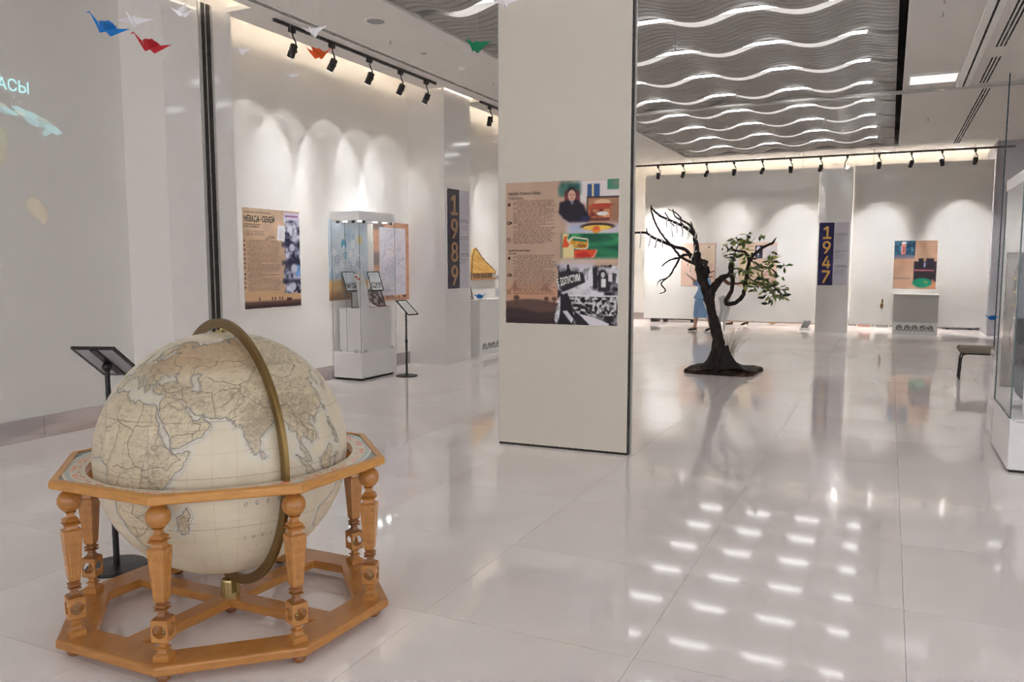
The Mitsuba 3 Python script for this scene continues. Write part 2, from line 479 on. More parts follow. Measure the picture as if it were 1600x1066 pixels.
# the partition panel that stands like a column in the middle of the room
pang = math.atan2(0.056, 1.206)
PM = shift(-3.174, 6.449, 0) @ rotz(pang)
k = thing('partition_panel', 'tall cream partition panel with black edges in the middle of the room', 'partition panel')
obj('body', moved(box(0.004, 1.195, 0.0, 0.10, 0.02, ZC), PM), 'mat_panel', k)
obj('bottom_seal', moved(box(0.0, 1.207, 0.006, 0.094, 0.0, 0.021), PM), 'mat_rubber', k, label='black seal along the floor')
obj('edge_seal', moved(box(1.195, 1.206, 0.004, 0.055, 0.021, ZC), PM), 'mat_rubber', k, label='black edge strip')
obj('edge_profile', moved(box(1.195, 1.214, 0.057, 0.098, 0.0, ZC), PM), 'mat_alu', k, label='pale metal edge profile')
obj('edge_profile', moved(box(-0.004, 0.004, 0.0, 0.098, 0.021, ZC), PM), 'mat_alu', k, label='pale metal edge profile')

# far white panels, hung from the ceiling in front of the end wall
for x0, x1, lb in [(-5.97, -1.62, 'wide white display panel behind the tree, hung above the floor'), (-0.84, 2.04, 'white display panel behind the grey pedestal, hung above the floor')]:
    k = thing('display_panel', lb, 'display panel')
    obj('board', box(x0, x1, 21.0, 21.06, 0.17, 3.96, 0.004), 'mat_wall', k)
    for x in (x0 + 0.4, x1 - 0.4):
        obj('hanger', cyl((x, 21.03, 3.95), (x, 21.03, ZC), 0.006, 8), 'mat_alu', k)

# wave ceiling: grey lamellae with a wavy lower edge
k = thing('wave_ceiling', 'grey ceiling of parallel wave-edged lamellae', 'slatted ceiling')
xs = np.linspace(WX0 + 0.004, WX1 - 0.09, 150)
fade = np.clip((xs - WX0) / 0.45, 0, 1) * np.clip((WX1 - 0.09 - xs) / 0.35, 0, 1)
zb = 4.375 + 0.055 * np.cos(2 * PI * (xs + 1.5) / 1.12) * fade
zt = np.full_like(xs, 4.60)
n_ = len(xs)
lv = np.vstack([np.stack([xs, np.full(n_, y), z], 1) for y in (-0.062, 0.062) for z in (zb, zt)])
lf = []
for i in range(n_ - 1):
    for a, b in ((0, 2), (2, 3), (3, 1), (1, 0)):
        p, q = a * n_ + i, b * n_ + i
        lf += [[p, q, q + 1], [p, q + 1, p + 1]]
lf += [[0, n_, 3 * n_], [0, 3 * n_, 2 * n_], [n_ - 1, 3 * n_ - 1, 4 * n_ - 1], [n_ - 1, 4 * n_ - 1, 2 * n_ - 1]]
lamella = mikit.ply(trimesh.Trimesh(lv, np.array(lf), process=False), 'mat_lamella', smooth=30)
LY = [9.27 + 1.475 * i for i in range(-9, 8)]
rail = []
for y in LY:
    for i in range(9):
        yy = y + 0.163 + i * 0.1443
        if yy < WY1 - 0.05:
            obj('lamella', lamella, None, k, m=shift(0, yy, 0))
obj('rail', cat(*[box(x - 0.02, x + 0.02, WY0, WY1, 4.60, 4.722) for x in (-4.6, -3.1, -1.7, -0.3)]), 'mat_dark', k)
for i, y in enumerate(LY):
    t = thing('linear_lamp', f'long white lamp in the grey wave ceiling, {ORD[len(LY) - 1 - i]} row from the far wall', 'ceiling lamp', 'lamps in the wave ceiling')
    obj('diffuser', box(-4.5, -0.36, y - 0.021, y + 0.0, 4.395, 4.42), 'mat_lamp', t, emitter=glow(WHITE, LED))
    obj('housing', box(-4.52, -0.34, y - 0.06, y + 0.005, 4.42, 4.46), 'mat_alu', t)
    obj('bracket', cat(*[box(x - 0.01, x + 0.01, y - 0.035, y - 0.02, 4.46, 4.722) for x in (-4.2, -2.4, -0.6)]), 'mat_alu', t)
t = thing('partition_track', 'pale metal partition track crossing below the wave ceiling', 'ceiling track')
obj('rail', box(-6.3, 2.3, 14.22, 14.36, ZC - 0.035, ZC - 0.001), 'mat_alu', t)

# ------------------------------------------------------------------ ceiling fittings


def diffuser(label, x, y0, y1, n, w, group=None):
    t = thing('slot_diffuser', label, 'air diffuser', group)
    W = n * w * 2 + w
    obj('frame', box(x - W / 2, x + W / 2, y0, y1, ZC - 0.004, ZC), 'mat_ceiling', t)
    for i in range(n):
        xa = x - W / 2 + w + i * 2 * w
        obj('slot', box(xa, xa + w, y0 + 0.01, y1 - 0.01, ZC - 0.0052, ZC - 0.004), 'mat_dark', t)


diffuser('long air diffuser with three black slots above the left gallery', -6.06, 4.5, 16.0, 3, 0.012)
diffuser('air diffuser with three black slots at the right edge, nearest of three', 1.14, 8.0, 11.9, 3, 0.022)
diffuser('short middle one of three air diffusers on the right ceiling', 1.16, 12.45, 14.15, 3, 0.022)
diffuser('air diffuser with three black slots running to the far wall on the right', 1.25, 14.6, 20.9, 3, 0.022)
t = thing('curtain_rail', 'white ceiling rail with one black slot left of the diffusers', 'ceiling rail')
obj('rail', box(0.80, 0.98, 6.5, 14.2, ZC - 0.03, ZC, 0.004), 'mat_white', t)
obj('slot', box(0.885, 0.91, 6.52, 14.18, ZC - 0.0312, ZC - 0.03), 'mat_dark', t)
t = thing('light_panel', 'white rectangular ceiling light panel at the right, beside the slatted bay', 'ceiling light')
obj('frame', cat(box(0.13, 0.80, 13.10, 13.13, ZC - 0.03, ZC), box(0.13, 0.80, 13.72, 13.75, ZC - 0.03, ZC), box(0.13, 0.16, 13.13, 13.72, ZC - 0.03, ZC), box(0.77, 0.80, 13.13, 13.72, ZC - 0.03, ZC)), 'mat_white', t)
obj('diffuser', box(0.16, 0.77, 13.13, 13.72, ZC - 0.028, ZC - 0.001), 'mat_lamp', t, emitter=glow(WHITE, 0.4))
for i, x in enumerate((-5.0, -3.2, -0.2, 1.4)):  # lamps added to brighten the gap below the far panels
    t = thing('added_downlight', f'{ORD[i]} added fill lamp from the left behind the far white panels', 'added_downlight', 'added fill lamps behind the far panels')
    obj('rim', lathe([(0.05, -0.004), (0.07, -0.004), (0.07, 0.0), (0.05, 0.0)], 24, (x, 21.7, ZC)), 'mat_white', t)
    obj('lens', moved(trimesh.creation.cylinder(0.05, 0.003, sections=24), shift(x, 21.7, ZC - 0.0018)), 'mat_lamp', t, emitter=glow(WHITE, 3.0))
    scene[f'{t}_beam'] = {'type': 'spot', 'intensity': {'type': 'rgb', 'value': [7.0, 6.9, 6.8]}, 'cutoff_angle': 75.0, 'beam_width': 55.0, 'to_world': T().look_at(origin=[x, 21.7, ZC - 0.006], target=[x, 21.7, 0.0], up=[0, 1, 0])}
t = thing('access_hatch', 'flush white ceiling hatch above the left gallery', 'hatch')
obj('panel', box(-5.60, -5.06, 8.62, 9.35, ZC - 0.004, ZC), 'mat_ceiling', t)
obj('latch', box(-5.6, -5.53, 9.08, 9.14, ZC - 0.008, ZC - 0.004), 'mat_grey', t)
t = thing('loudspeaker', 'round white ceiling speaker above the left gallery', 'speaker')
obj('rim', lathe([(0, 0), (0.13, 0), (0.13, -0.008), (0.11, -0.012), (0, -0.012)][::-1], 32, (-5.31, 7.68, ZC)), 'mat_ceiling', t)
obj('grille', lathe([(0, -0.0121), (0.1, -0.0121), (0.09, -0.016), (0, -0.018)][::-1], 32, (-5.31, 7.68, ZC)), 'mat_grey', t)
t = thing('smoke_detector', 'white smoke detector on the left ceiling', 'smoke detector')
obj('base', lathe([(0, -0.012), (0.06, -0.012), (0.06, 0), (0, 0)], 24, (-5.50, 10.0, ZC)), 'mat_white', t)
obj('head', lathe([(0, -0.045), (0.03, -0.045), (0.045, -0.03), (0.05, -0.0121), (0, -0.0121)], 24, (-5.50, 10.0, ZC)), 'mat_white', t)
obj('indicator', lathe([(0, -0.05), (0.008, -0.05), (0.008, -0.045), (0, -0.045)], 10, (-5.49, 9.99, ZC)), 'mat_red', t)


def sprinkler(x, y, z, label, drop=0.0):
    t = thing('sprinkler', label, 'sprinkler', 'ceiling sprinklers')
    obj('rosette', lathe([(0, -0.006), (0.03, -0.006), (0.035, 0), (0, 0)], 16, (x, y, z)), 'mat_white', t)
    obj('stem', cat(cyl((x, y, z - 0.006), (x, y, z - 0.045), 0.008, 8), cyl((x, y, z - 0.05), (x, y, z - 0.045), 0.018, 10)), 'mat_alu', t)
    if drop:
        obj('pipe', cyl((x, y, z), (x, y, z + drop), 0.012, 8), 'mat_alu', t)


for x, y, lb in [(0.41, 10.03, 'second nearest white sprinkler right of the wave ceiling'), (0.54, 17.14, 'farthest white sprinkler right of the wave ceiling'), (0.46, 14.0, 'white sprinkler beside the open ceiling hatch'), (0.40, 9.55, 'nearest white sprinkler right of the wave ceiling'), (-5.45, 10.9, 'white sprinkler on the left ceiling beyond the smoke detector'), (-5.6, 8.4, 'white sprinkler on the left ceiling beside the flush hatch'), (-5.35, 17.5, 'far white sprinkler on the left ceiling')]:
    sprinkler(x, y, ZC, lb)
for x, y, lb in [(-2.49, 9.96, 'nearest sprinkler hanging below the grey lamellae'), (-2.3, 13.2, 'second sprinkler hanging below the grey lamellae'), (-1.2, 16.2, 'right one of two far sprinklers below the grey lamellae'), (-3.0, 16.2, 'left one of two far sprinklers below the grey lamellae')]:
    sprinkler(x, y, 4.30, lb, 0.30)

# ------------------------------------------------------------------ track lights


def track(name, label, p0, p1, z):
    t = thing('lighting_track', label, 'lighting track')
    d = np.array(p1) - np.array(p0)
    L = np.linalg.norm(d)
    M = shift(p0[0], p0[1], z) @ rotz(math.atan2(d[1], d[0]))
    obj('rail', moved(box(0, L, -0.018, 0.018, 0, 0.034, 0.004), M), 'mat_black', t)
    return t


def spot(x, y, z, aim, label, group, lit, power=1.0, cut=30.0, beam=9.0, swing=0.03, lens=3.0):
    """A track head whose box grips the track at (x, y, z)."""
    t = thing('spotlight', label, 'spotlight', group)
    obj('adapter', box(x - 0.022, x + 0.022, y - 0.045, y + 0.045, z - 0.05, z + 0.001, 0.004), 'mat_black', t)
    d = np.array(aim, float) - np.array([x, y, z - 0.25])
    d /= np.linalg.norm(d)
    c = np.array([x, y, z - 0.25]) + 0.0 * d
    side = np.cross(d, [0, 0, 1.0])
    side /= np.linalg.norm(side)
    j = c + side * 0.045
    obj('arm', tube([(x, y, z - 0.045), np.array([x, y, z - 0.09]) + side * 0.012, np.array([x, y, z - 0.15]) + side * swing * 1.6, np.array([x, y, z - 0.21]) + side * 0.05, j], [0.009, 0.009, 0.008, 0.008, 0.008], 8), 'mat_black', t)
    obj('pivot', cyl(c + side * 0.036, c + side * 0.056, 0.016, 12), 'mat_black', t)
    a, b = c - d * 0.075, c + d * 0.075
    obj('housing', tube([a, a + d * 0.008, c - d * 0.01, c - d * 0.006, c + d * 0.004, c + d * 0.008, b], [0.034, 0.042, 0.042, 0.038, 0.038, 0.042, 0.042], 20), 'mat_black', t, smooth=35)
    M = frame(b + d * 0.0006, side, np.cross(d, side))
    disc = trimesh.creation.cylinder(0.036, 0.004, sections=20)
    key = obj('lens', moved(disc, M), 'mat_lamp', t, **({'emitter': glow(WHITE, lens)} if lit else {}))
    if lit and power > 0:
        o = b + d * 0.012
        scene[f'{t}_beam'] = {'type': 'spot', 'intensity': {'type': 'rgb', 'value': [float(v * SPOT * power) for v in WHITE]}, 'cutoff_angle': float(cut), 'beam_width': float(beam),
                              'to_world': T().look_at(origin=[float(v) for v in o], target=[float(v) for v in o + d], up=[0.1, 0.2, 1])}


ZT = 4.316
track('lighting_track', 'black lighting track with five spots above the left gallery', (-6.28, 7.12), (-6.28, 10.62), ZT)
track('lighting_track', 'black lighting track beyond the 1989 pilaster', (-6.3, 12.1), (-6.3, 17.0), ZT)
G1 = 'spots above the left gallery'
for i, (y, ay, lit, pw) in enumerate([(7.42, 7.65, 1, 1.5), (8.14, 8.2, 1, 0.4), (8.92, 9.1, 1, 1.25), (9.66, 9.8, 1, 0.6), (10.34, 10.5, 1, 1.2)]):
    spot(-6.28, y, ZT, (XG, ay, 2.85), ['nearest of five black spots on the left gallery track', 'second black spot on the gallery track, its lens shining beside the orange crane', 'third of five black spots on the gallery track', 'fourth of five black spots on the gallery track', 'last of five black spots on the left gallery track'][i], G1, lit, pw)
spot(-6.3, 12.45, ZT, (XG, 13.2, 2.2), 'black spot on the track beyond the 1989 pilaster', None, 1, 1.0)
spot(-6.3, 13.6, ZT, (XG, 14.2, 2.2), 'second black spot beyond the 1989 pilaster, behind the partition panel', None, 1, 0.9)

ZB = 4.085
tk = track('lighting_track', 'black lighting track hung in front of the far white panels', (-6.2, 20.0), (2.3, 20.0), ZB)
for x in (-6.0, -4.0, -2.0, 0.0, 2.0):
    obj('rod', cyl((x, 20.0, ZB + 0.03), (x, 20.0, ZC), 0.004, 6), 'mat_alu', tk)
G2 = 'spots on the far track'
hx = [-6.02, -5.37, -4.74, -4.16, -3.50, -2.84, -2.20, -1.54, -0.97, -0.31, 0.34, 0.94, 1.57]
aims = [(-5.7, 2.1), (-5.6, 2.0), (-5.5, 2.0), (-5.4, 2.0), (-3.78, 2.3), (-3.75, 2.3), (-2.2, 2.0), (-2.1, 2.0), None, (-0.4, 1.9), (-0.3, 1.9), (1.5, 1.9), (1.5, 1.9)]
pw = [0.6, 0.9, 0.8, 0.4, 0.25, 0.25, 1.0, 0.8, 0, 1.1, 0.5, 0.6, 1.1]
for i, x in enumerate(hx):
    if aims[i] is None:
        spot(x, 20.0, ZB, (-0.55, 14.0, 2.7), 'glaring spot on the far track turned towards the room', None, 1, 0.6, 30, 12, lens=90.0)
    else:
        spot(x, 20.0, ZB, (aims[i][0], 21.0, aims[i][1]), f'{ORD[i]} black spot from the left on the far track', G2, 1, pw[i] * 1.5, 28, 6)

# ------------------------------------------------------------------ the floor globe
GC = np.array([-2.757, 2.720, 0.0])
GZ, GR = 0.782, 0.553
TH0, SQ, SQA = 4.301, -0.083, 4.301 + 0.891
globe = thing('floor_globe', 'large antique style globe in an octagonal wooden stand with eight turned posts', 'globe')
SE = np.array([math.cos(SQA), math.sin(SQA)])


def corner(k, R):
    t = TH0 + k * PI / 4
    v = np.array([math.cos(t), math.sin(t)])
    return GC[:2] + R * (v + SE * (v @ SE) * SQ)


def octagon(R):
    return Polygon([corner(k, R) for k in range(8)])


LAND = {
'africa': [(-6,35.8),(-2,35),(3,36.8),(10,37.3),(11,34),(15,32.3),(20,31),(20,32.8),(25,31.6),(29,31),(32.3,31.2),(34,28),(35.5,24),(37.2,21),(37.5,18.5),(39.5,15.5),(43,12.5),(43.3,11.5),(45,10.5),(51.2,11.8),(50.5,9),(48,4.5),(44,1),(41.5,-2),(39.2,-5),(39.4,-8),(40.6,-11),(40.6,-15),(37,-18),(35,-20.5),(35.5,-23.8),(32.8,-26),(31,-29.5),(28,-33),(25.6,-34),(20,-34.8),(18.3,-34),(17,-29),(15,-26.5),(14.4,-22.5),(11.8,-17.5),(13.7,-11),(12.2,-6),(9,-1),(9.6,3.9),(7,4.4),(4.5,6.3),(1,6),(-3,5),(-7.7,4.4),(-12,7.5),(-16.8,12.5),(-17.3,14.8),(-16.2,19),(-17,21.5),(-14.5,26),(-9.8,30)],
'eurasia': [(-9,38.7),(-9,43),(-2,43.4),(-1.2,46),(-4.5,48.4),(1.6,50.5),(4,52),(8.5,54),(8,57),(10.6,57.6),(10,55),(12,54.2),(18.5,54.7),(21,57),(24,59),(29,60),(25,60.2),(22.5,60.2),(21.5,63),(25,65.5),(22,65.8),(17.5,62),(18.5,60),(16.5,57),(14.3,55.5),(12.8,55.5),(11,59),(7,58),(5,60),(6,62.5),(12,66),(16,69),(25,71),(31,70),(41,67),(40,66),(34,66.5),(37,64),(44,66.5),(44,68.5),(54,68.5),(60,69),(68,69),(67,71.5),(73,73),(72,68),(75,68),(75,72.5),(81,73.5),(87,75),(98,76),(104,77.7),(113,74),(127,73),(130,71),(140,72.5),(160,69.7),(170,70),(179,69),(179,65),(177,62.5),(170,60),(163,58),(162,55),(157,51),(156,57),(163,62),(155,59),(143,59),(136,54.5),(141,53),(140,48),(135,43.5),(130,42.5),(127.5,39.5),(129.4,36),(126.5,34.5),(126.5,37.5),(125,39.8),(121.5,39),(118,39),(122.5,37),(119.2,35),(121.8,31.5),(121,28),(118,24.5),(114,22.5),(110.2,20.5),(108,21.7),(105.8,19),(107.5,16.5),(109.2,13),(109,11.3),(106.8,10.4),(104.8,8.7),(104.8,10.4),(102.5,12),(100.9,13.4),(99.9,13),(99.2,10),(100.3,8.3),(102,6.2),(103.4,3.5),(104.2,1.3),(103.4,1.3),(101,3),(100.3,6),(98.3,8),(98.6,11),(97.7,16),(95.5,15.8),(94.3,17),(93.8,19.8),(92,21.5),(90.5,22.7),(88,21.7),(86.8,20.5),(85,19.5),(82.3,16.7),(80.2,15.5),(80.2,13),(79.8,10.3),(78.2,8.8),(77.5,8.1),(76.3,10),(74.8,13),(73.4,17),(72.8,20),(72.7,21.7),(70.5,20.8),(69,22.3),(70,23),(67.5,24),(66.5,25.4),(61.6,25.1),(57.3,25.7),(56.4,27.1),(54,26.6),(51,28.2),(50,30.2),(48.5,30),(48,29.4),(50,26.6),(51.3,26),(51.6,24.5),(54,24.2),(56.3,26.2),(56.8,24.3),(59.8,22.5),(58,20),(57,18.5),(55,17),(52,15.6),(48.5,14),(45,12.8),(43.4,12.7),(42.8,16.3),(40.5,20),(39,22),(37.2,24.8),(35,28),(34.4,31.3),(35.8,35),(36,36.7),(32.5,36.1),(30.5,36.7),(27.5,37),(26.5,39.3),(29,41),(35,42),(41,41.5),(39,44),(37,45.5),(39,47.2),(35,46),(33.5,44.6),(31,46.5),(28.5,44),(28,42),(26,40.7),(23.5,40.3),(24,38),(22.7,36.6),(21,38.3),(19.4,41.5),(15,44),(13.5,45.6),(12.4,44.5),(14,42.5),(18.4,40.2),(16.5,38.5),(15.7,38),(14.5,40.7),(10.5,43),(8.8,44.4),(6,43.1),(3.2,43),(0,40),(-0.5,38),(-2,36.7),(-5.5,36.1),(-9,37)],
'caspian': [(47.5,45.5),(51,47),(53,46.5),(51.5,44.5),(53,42),(53.8,39),(53.5,37),(50,37.4),(49,38.5),(49.3,41),(47.5,43)],
'madagascar': [(49.3,-12),(50.4,-15.6),(49,-18.5),(47.2,-24.8),(45,-25.5),(43.6,-22.5),(44.3,-19.5),(44.5,-16.3),(47,-15.3)],
'ceylon': [(79.9,9.5),(81.2,8.5),(81.8,7),(80.6,6),(79.9,7.5)],
'sumatra': [(95.4,5.6),(98,4.2),(100.5,2),(103.5,-1),(106,-3),(105.8,-5.7),(104.5,-5.8),(101,-2.5),(98.7,1.7)],
'borneo': [(109,1.5),(111.3,2.4),(113,3.1),(115.5,5.5),(117,7),(119,5),(117.8,1),(116.3,-3.8),(114.5,-4),(111.5,-3.3),(110,-1.3)],
'java': [(105.2,-6.8),(108.5,-6.6),(112.6,-6.9),(114.4,-8.3),(110,-8),(106.5,-7.4)],
'celebes': [(119.5,-5.5),(120.4,-2.9),(119.8,0),(121,1.2),(125,1.5),(121,.5),(123.3,-.9),(121.5,-1.9),(122.5,-4.5),(121,-2.8),(120.3,-5.5)],
'luzon': [(120.5,18.5),(122.2,18.4),(121.6,15.8),(124,13),(123.5,12.6),(120.7,14),(120,16)],
'visayas': [(122,11.8),(124.5,12.4),(125.4,10.5),(123,9.2),(121.8,10.6)],
'mindanao': [(122,7),(125.5,9.7),(126.4,7.5),(125.4,5.7),(124,6.5)],
'taiwan': [(121.5,25.2),(120.2,23),(120.8,22)], 'hainan': [(109,20),(111,20),(110,18.3),(108.7,19)],
'honshu': [(130,33),(131,34),(135.5,35.6),(137,37),(140,40.5),(141.5,41.3),(142,39.5),(140.8,36),(139,35),(135.5,33.5),(131.5,31.5)],
'australia': [(114,-22),(113.5,-26),(115.7,-32),(118,-35),(124,-33),(131,-31.5),(137,-35),(140,-38),(147,-38.5),(150,-37),(153.5,-28.5),(151,-23.5),(146,-19),(145,-15),(142.5,-10.7),(141,-13),(140,-17.5),(136,-15.5),(136.5,-12),(132.5,-11.3),(129.5,-15),(126,-14),(122.2,-18),(119,-20)],
'britain': [(-5,50),(1,51.2),(0,53),(-2,56),(-3,58.6),(-6,56.5),(-3,54),(-5,52)],
'papua': [(131,-1),(138,-1.8),(144,-4),(148,-6),(150.5,-10.5),(146,-8.5),(142,-9),(138,-7.5),(133,-4)],
}
BORDERS = [[(68,24),(71,25),(70,28),(74,31),(75,34),(74,37),(70,35.5),(66.5,31),(61,29.5),(61.5,25.2)], [(75,34),(78.5,32.5),(81,30.2),(84,28.5),(88,27.5),(92,27.6),(97,28.2),(98,24),(100,21.5),(102,22.4),(105,23),(108,21.7)],
 [(48.5,30),(45.5,34),(44.5,39),(48,39.5)], [(53.8,37.3),(60,36.5),(61,32),(61,29.5)], [(87,49),(92,45),(97,42.7),(105,42),(111,44),(116,46.5),(119.7,46.7),(117,49.7),(108,49.4),(98,50.5),(87,49)],
 [(48,46),(48,50),(52,51.5),(61,51),(62,54),(71,54.2),(77,53.5),(80,51),(87,49),(82.5,45.2),(80,42),(74,40),(68,41),(61,42),(56,45),(53,42)], [(74,40),(74,37),(67,37.5),(61,35.5)], [(48,29.4),(44,29.2),(39,32),(36,29.3),(35,29.5)],
 [(51.5,24.5),(52,23),(55.5,22.6),(55,20),(52,18.8),(48,18.2),(43.3,17.4),(42.8,16.3)], [(52,18.8),(52,15.6)], [(25,31.6),(25,22),(36.8,22)], [(25,22),(24,20),(22.5,13),(24,9),(27.5,5),(31,3.8),(35.5,5),(42,4.2),(48,8),(43,11)],
 [(36.8,18),(36.5,14.3),(42.5,12.5)], [(9.5,30.2),(10,25),(12,23.5),(14,22.5),(24,19.5)], [(-8.7,27.7),(3,19.2),(12,23.5)], [(31,3.8),(29.7,-1),(29.5,-5),(30.5,-8.2),(33,-9.5),(40.5,-10.7)], [(31,1),(34,1),(34,-1),(39.2,-4.7)],
 [(12.2,-6),(17,-7.5),(22,-11),(24,-11),(24,-13),(22,-16),(25,-17.8),(30,-15.6),(33,-14),(34.5,-15),(35.8,-15.5)], [(20,-22),(20,-28.5)], [(25,-17.8),(29,-22),(31.5,-23),(32,-26.5)], [(14,4),(18.5,4.5),(27.5,5)], [(14,22.5),(14.5,13),(10,4)], [(3,19.2),(4,13),(3,6.5)],
 [(98,24),(99,20),(98.5,16),(99,11.5)], [(100,21.5),(102,18),(105,15),(107.5,14.5),(106.5,11)], [(101,18),(105,15),(102.5,12)], [(26,40.7),(27,43),(23,44),(20,46),(22,48.5),(30,47.5)], [(14,54),(15,50.5),(12.5,49),(17,48),(13.5,46)], [(29,41.5),(36,37),(42,37.2),(44.5,39)], [(35.8,35),(41,34.5),(45.5,34)],
 [(119.7,46.7),(120,53),(127,50),(131,47.7),(131,43)], [(30,60),(28,56),(32,52),(39,50),(38,47.5)], [(39,32),(44,33.5)], [(17.5,-29),(20,-28.5),(25,-26),(29,-22)]]
RIVERS = [[(31,31),(31.2,27),(32.8,24),(31.5,20),(33,17.5),(32.5,15.6),(32.5,10),(31,6),(32,2.5)], [(32.5,15.6),(35,12),(37.5,11.5)], [(12.4,-6),(16,-3.5),(18.5,1),(23,2),(25.5,0),(26,-5),(28.5,-10)], [(67.5,24),(68.5,27.5),(71,30),(72.5,33),(76,34.5)], [(90.5,23),(88,24.8),(83,25.5),(79,28.5)], [(90.5,23),(90,26),(95,28),(90,29.3),(82,30)],
 [(48.5,30),(46,32.5),(43,35),(40,38)], [(47,31),(42,34),(38,37)], [(48,46),(46,48.7),(50,53),(49,56),(44,56.5),(37,58)], [(69,66),(66,62),(70,61),(78,58.5),(83,54)], [(82,71),(87,66),(90,60),(92,55)], [(127,72),(124,65),(130,62),(115,59),(107,54)], [(121.5,31.5),(116,30),(111,30.5),(105,29),(100,27),(97,33)], [(118.5,37.7),(114,35),(110,35),(110,40),(104,37.5),(99,35)], [(106.5,10),(105,15),(102,18),(100,21.5),(98,28)], [(73,20),(79,19),(82,17)], [(77,15.8),(81,16)], [(6,4.5),(7,8),(3,13),(0,16.5),(-5,14)], [(36,-18.5),(32,-15.7),(27,-17.5),(23,-14)], [(97,17),(95,20),(96.5,25)]]


def fractal(P, seed, amt=0.16, depth=3, closed=False):
    r = np.random.default_rng(seed)
    P = np.array(P + ([P[0]] if closed else []), float)
    for _ in range(depth):
        a, b = P[:-1], P[1:]
        d = b - a
        L = np.linalg.norm(d, axis=1, keepdims=True)
        nrm = np.stack([-d[:, 1], d[:, 0]], 1)
        m = (a + b) / 2 + nrm * r.uniform(-amt, amt, (len(a), 1)) * (L > 0.25)
        Q = np.empty((len(P) + len(m), 2))
        Q[0::2], Q[1::2] = P, m
        P = Q
    return P


TILT = math.radians(1.3)
ax_ = np.array([-0.702, -0.712, 0])
K_ = np.array([[0, -ax_[2], ax_[1]], [ax_[2], 0, -ax_[0]], [-ax_[1], ax_[0], 0]])
RTILT = np.eye(3) + math.sin(TILT) * K_ + (1 - math.cos(TILT)) * K_ @ K_
LON0 = math.radians(-110.2)


def on_globe(P, R=1.0):
    P = np.asarray(P, float)
    lo, la = np.radians(P[..., 0]) + LON0, np.radians(P[..., 1])
    v = np.stack([np.cos(la) * np.cos(lo), np.cos(la) * np.sin(lo), np.sin(la)], -1)
    return v @ RTILT.T * R


def ribbons(lines, w, R):
    V, F, at = [], [], 0
    for P in lines:
        p = on_globe(P)
        t = np.gradient(p, axis=0)
        s = np.cross(p, t)
        s /= np.linalg.norm(s, axis=1, keepdims=True) + 1e-12
        ww = np.full((len(p), 1), w / 2)
        a, b = p * R + s * ww, p * R - s * ww
        V.append(np.stack([a, b], 1).reshape(-1, 3))
        i = np.arange(len(p) - 1) * 2 + at
        F.append(np.vstack([np.stack([i, i + 2, i + 1], 1), np.stack([i + 1, i + 2, i + 3], 1)]))
        at += 2 * len(p)
    V, F = np.vstack(V), np.vstack(F)
    n = np.cross(V[F[:, 1]] - V[F[:, 0]], V[F[:, 2]] - V[F[:, 0]])
    bad = (n * V[F[:, 0]]).sum(1) < 0
    F[bad] = F[bad][:, ::-1]
    return trimesh.Trimesh(V + np.array([GC[0], GC[1], GZ]), F, process=False)


coast = {k: fractal(v, i, 0.17, 3, True) for i, (k, v) in enumerate(LAND.items())}
polys = {k: Polygon(v).buffer(0) for k, v in coast.items()}
land = shapely.union_all([p for k, p in polys.items() if k != 'caspian']).difference(polys['caspian'])
# globe ball: a latitude-longitude grid with the printed tints as vertex colours
nu, nv = 420, 220
lo, la = np.meshgrid(np.linspace(-180, 180, nu), np.linspace(89.7, -89.7, nv))
gv = on_globe(np.stack([lo, la], -1)).reshape(-1, 3)
inside = shapely.contains_xy(land, lo, la).reshape(-1)
near = shapely.contains_xy(land.buffer(2.2), lo, la).reshape(-1) & ~inside
nz = meshkit.fbm(gv * 5, 4, 3)
nz2 = meshkit.fbm(gv * 14, 3, 9)
col = np.ones((nu * nv, 3)) * [198, 187, 165]
col *= (0.95 + 0.10 * nz)[:, None]
col[near] = col[near] * 0.45 + np.array([192, 190, 182]) * 0.55
col[inside] = col[inside] * (0.95 + 0.09 * nz2[inside])[:, None] * np.array([1.0, 0.985, 0.955])
laf, lof = la.reshape(-1), lo.reshape(-1)
north = np.clip((laf - 44 + 10 * (nz - 0.5)) / 9, 0, 1) * inside * (lof > 15) * np.clip((96 - lof) / 12, 0, 1)
col = col * (1 - 0.62 * north[:, None]) + np.array([172, 140, 108]) * 0.62 * north[:, None]
hills = np.clip((meshkit.fbm(gv * 9, 4, 21) - 0.56) * 6, 0, 1) * inside
col = col * (1 - 0.16 * hills[:, None]) + np.array([150, 134, 116]) * 0.16 * hills[:, None]
i, j = np.meshgrid(np.arange(nv - 1), np.arange(nu - 1), indexing='ij')
a = (i * nu + j).ravel()
gf = np.vstack([np.stack([a, a + nu, a + 1], 1), np.stack([a + 1, a + nu, a + nu + 1], 1)])
ball = obj('ball', trimesh.Trimesh(gv * GR + [GC[0], GC[1], GZ], gf, process=False), 'mat_vcol_gloss', globe, smooth=True, color=lin(col), label='cream globe ball printed with an old style map')
RS = GR + 0.0007
obj('coastlines', ribbons(list(coast.values()), 0.0024, RS), 'mat_coast', ball)
obj('coast_shading', ribbons([fractal(v, 50 + s, 0.2, 3, True) + np.array([0.5 * s * (-1) ** s, -0.35 * s]) for s in (1, 2) for v in LAND.values()], 0.0013, RS - 0.0001), 'mat_hatch', ball)
obj('borders', ribbons([fractal(v, 100 + i, 0.14, 3) for i, v in enumerate(BORDERS)], 0.0021, RS), 'mat_border', ball)
obj('rivers', ribbons([fractal(v, 200 + i, 0.2, 3) for i, v in enumerate(RIVERS)], 0.0013, RS), 'mat_coast', ball)
tag(ball + '__rivers', kind='stuff')
grid = [[(x, y) for y in np.linspace(-84, 84, 60)] for x in range(-180, 180, 10)] + [[(x, y) for x in np.linspace(-180, 180, 160)] for y in range(-80, 90, 10) if y]
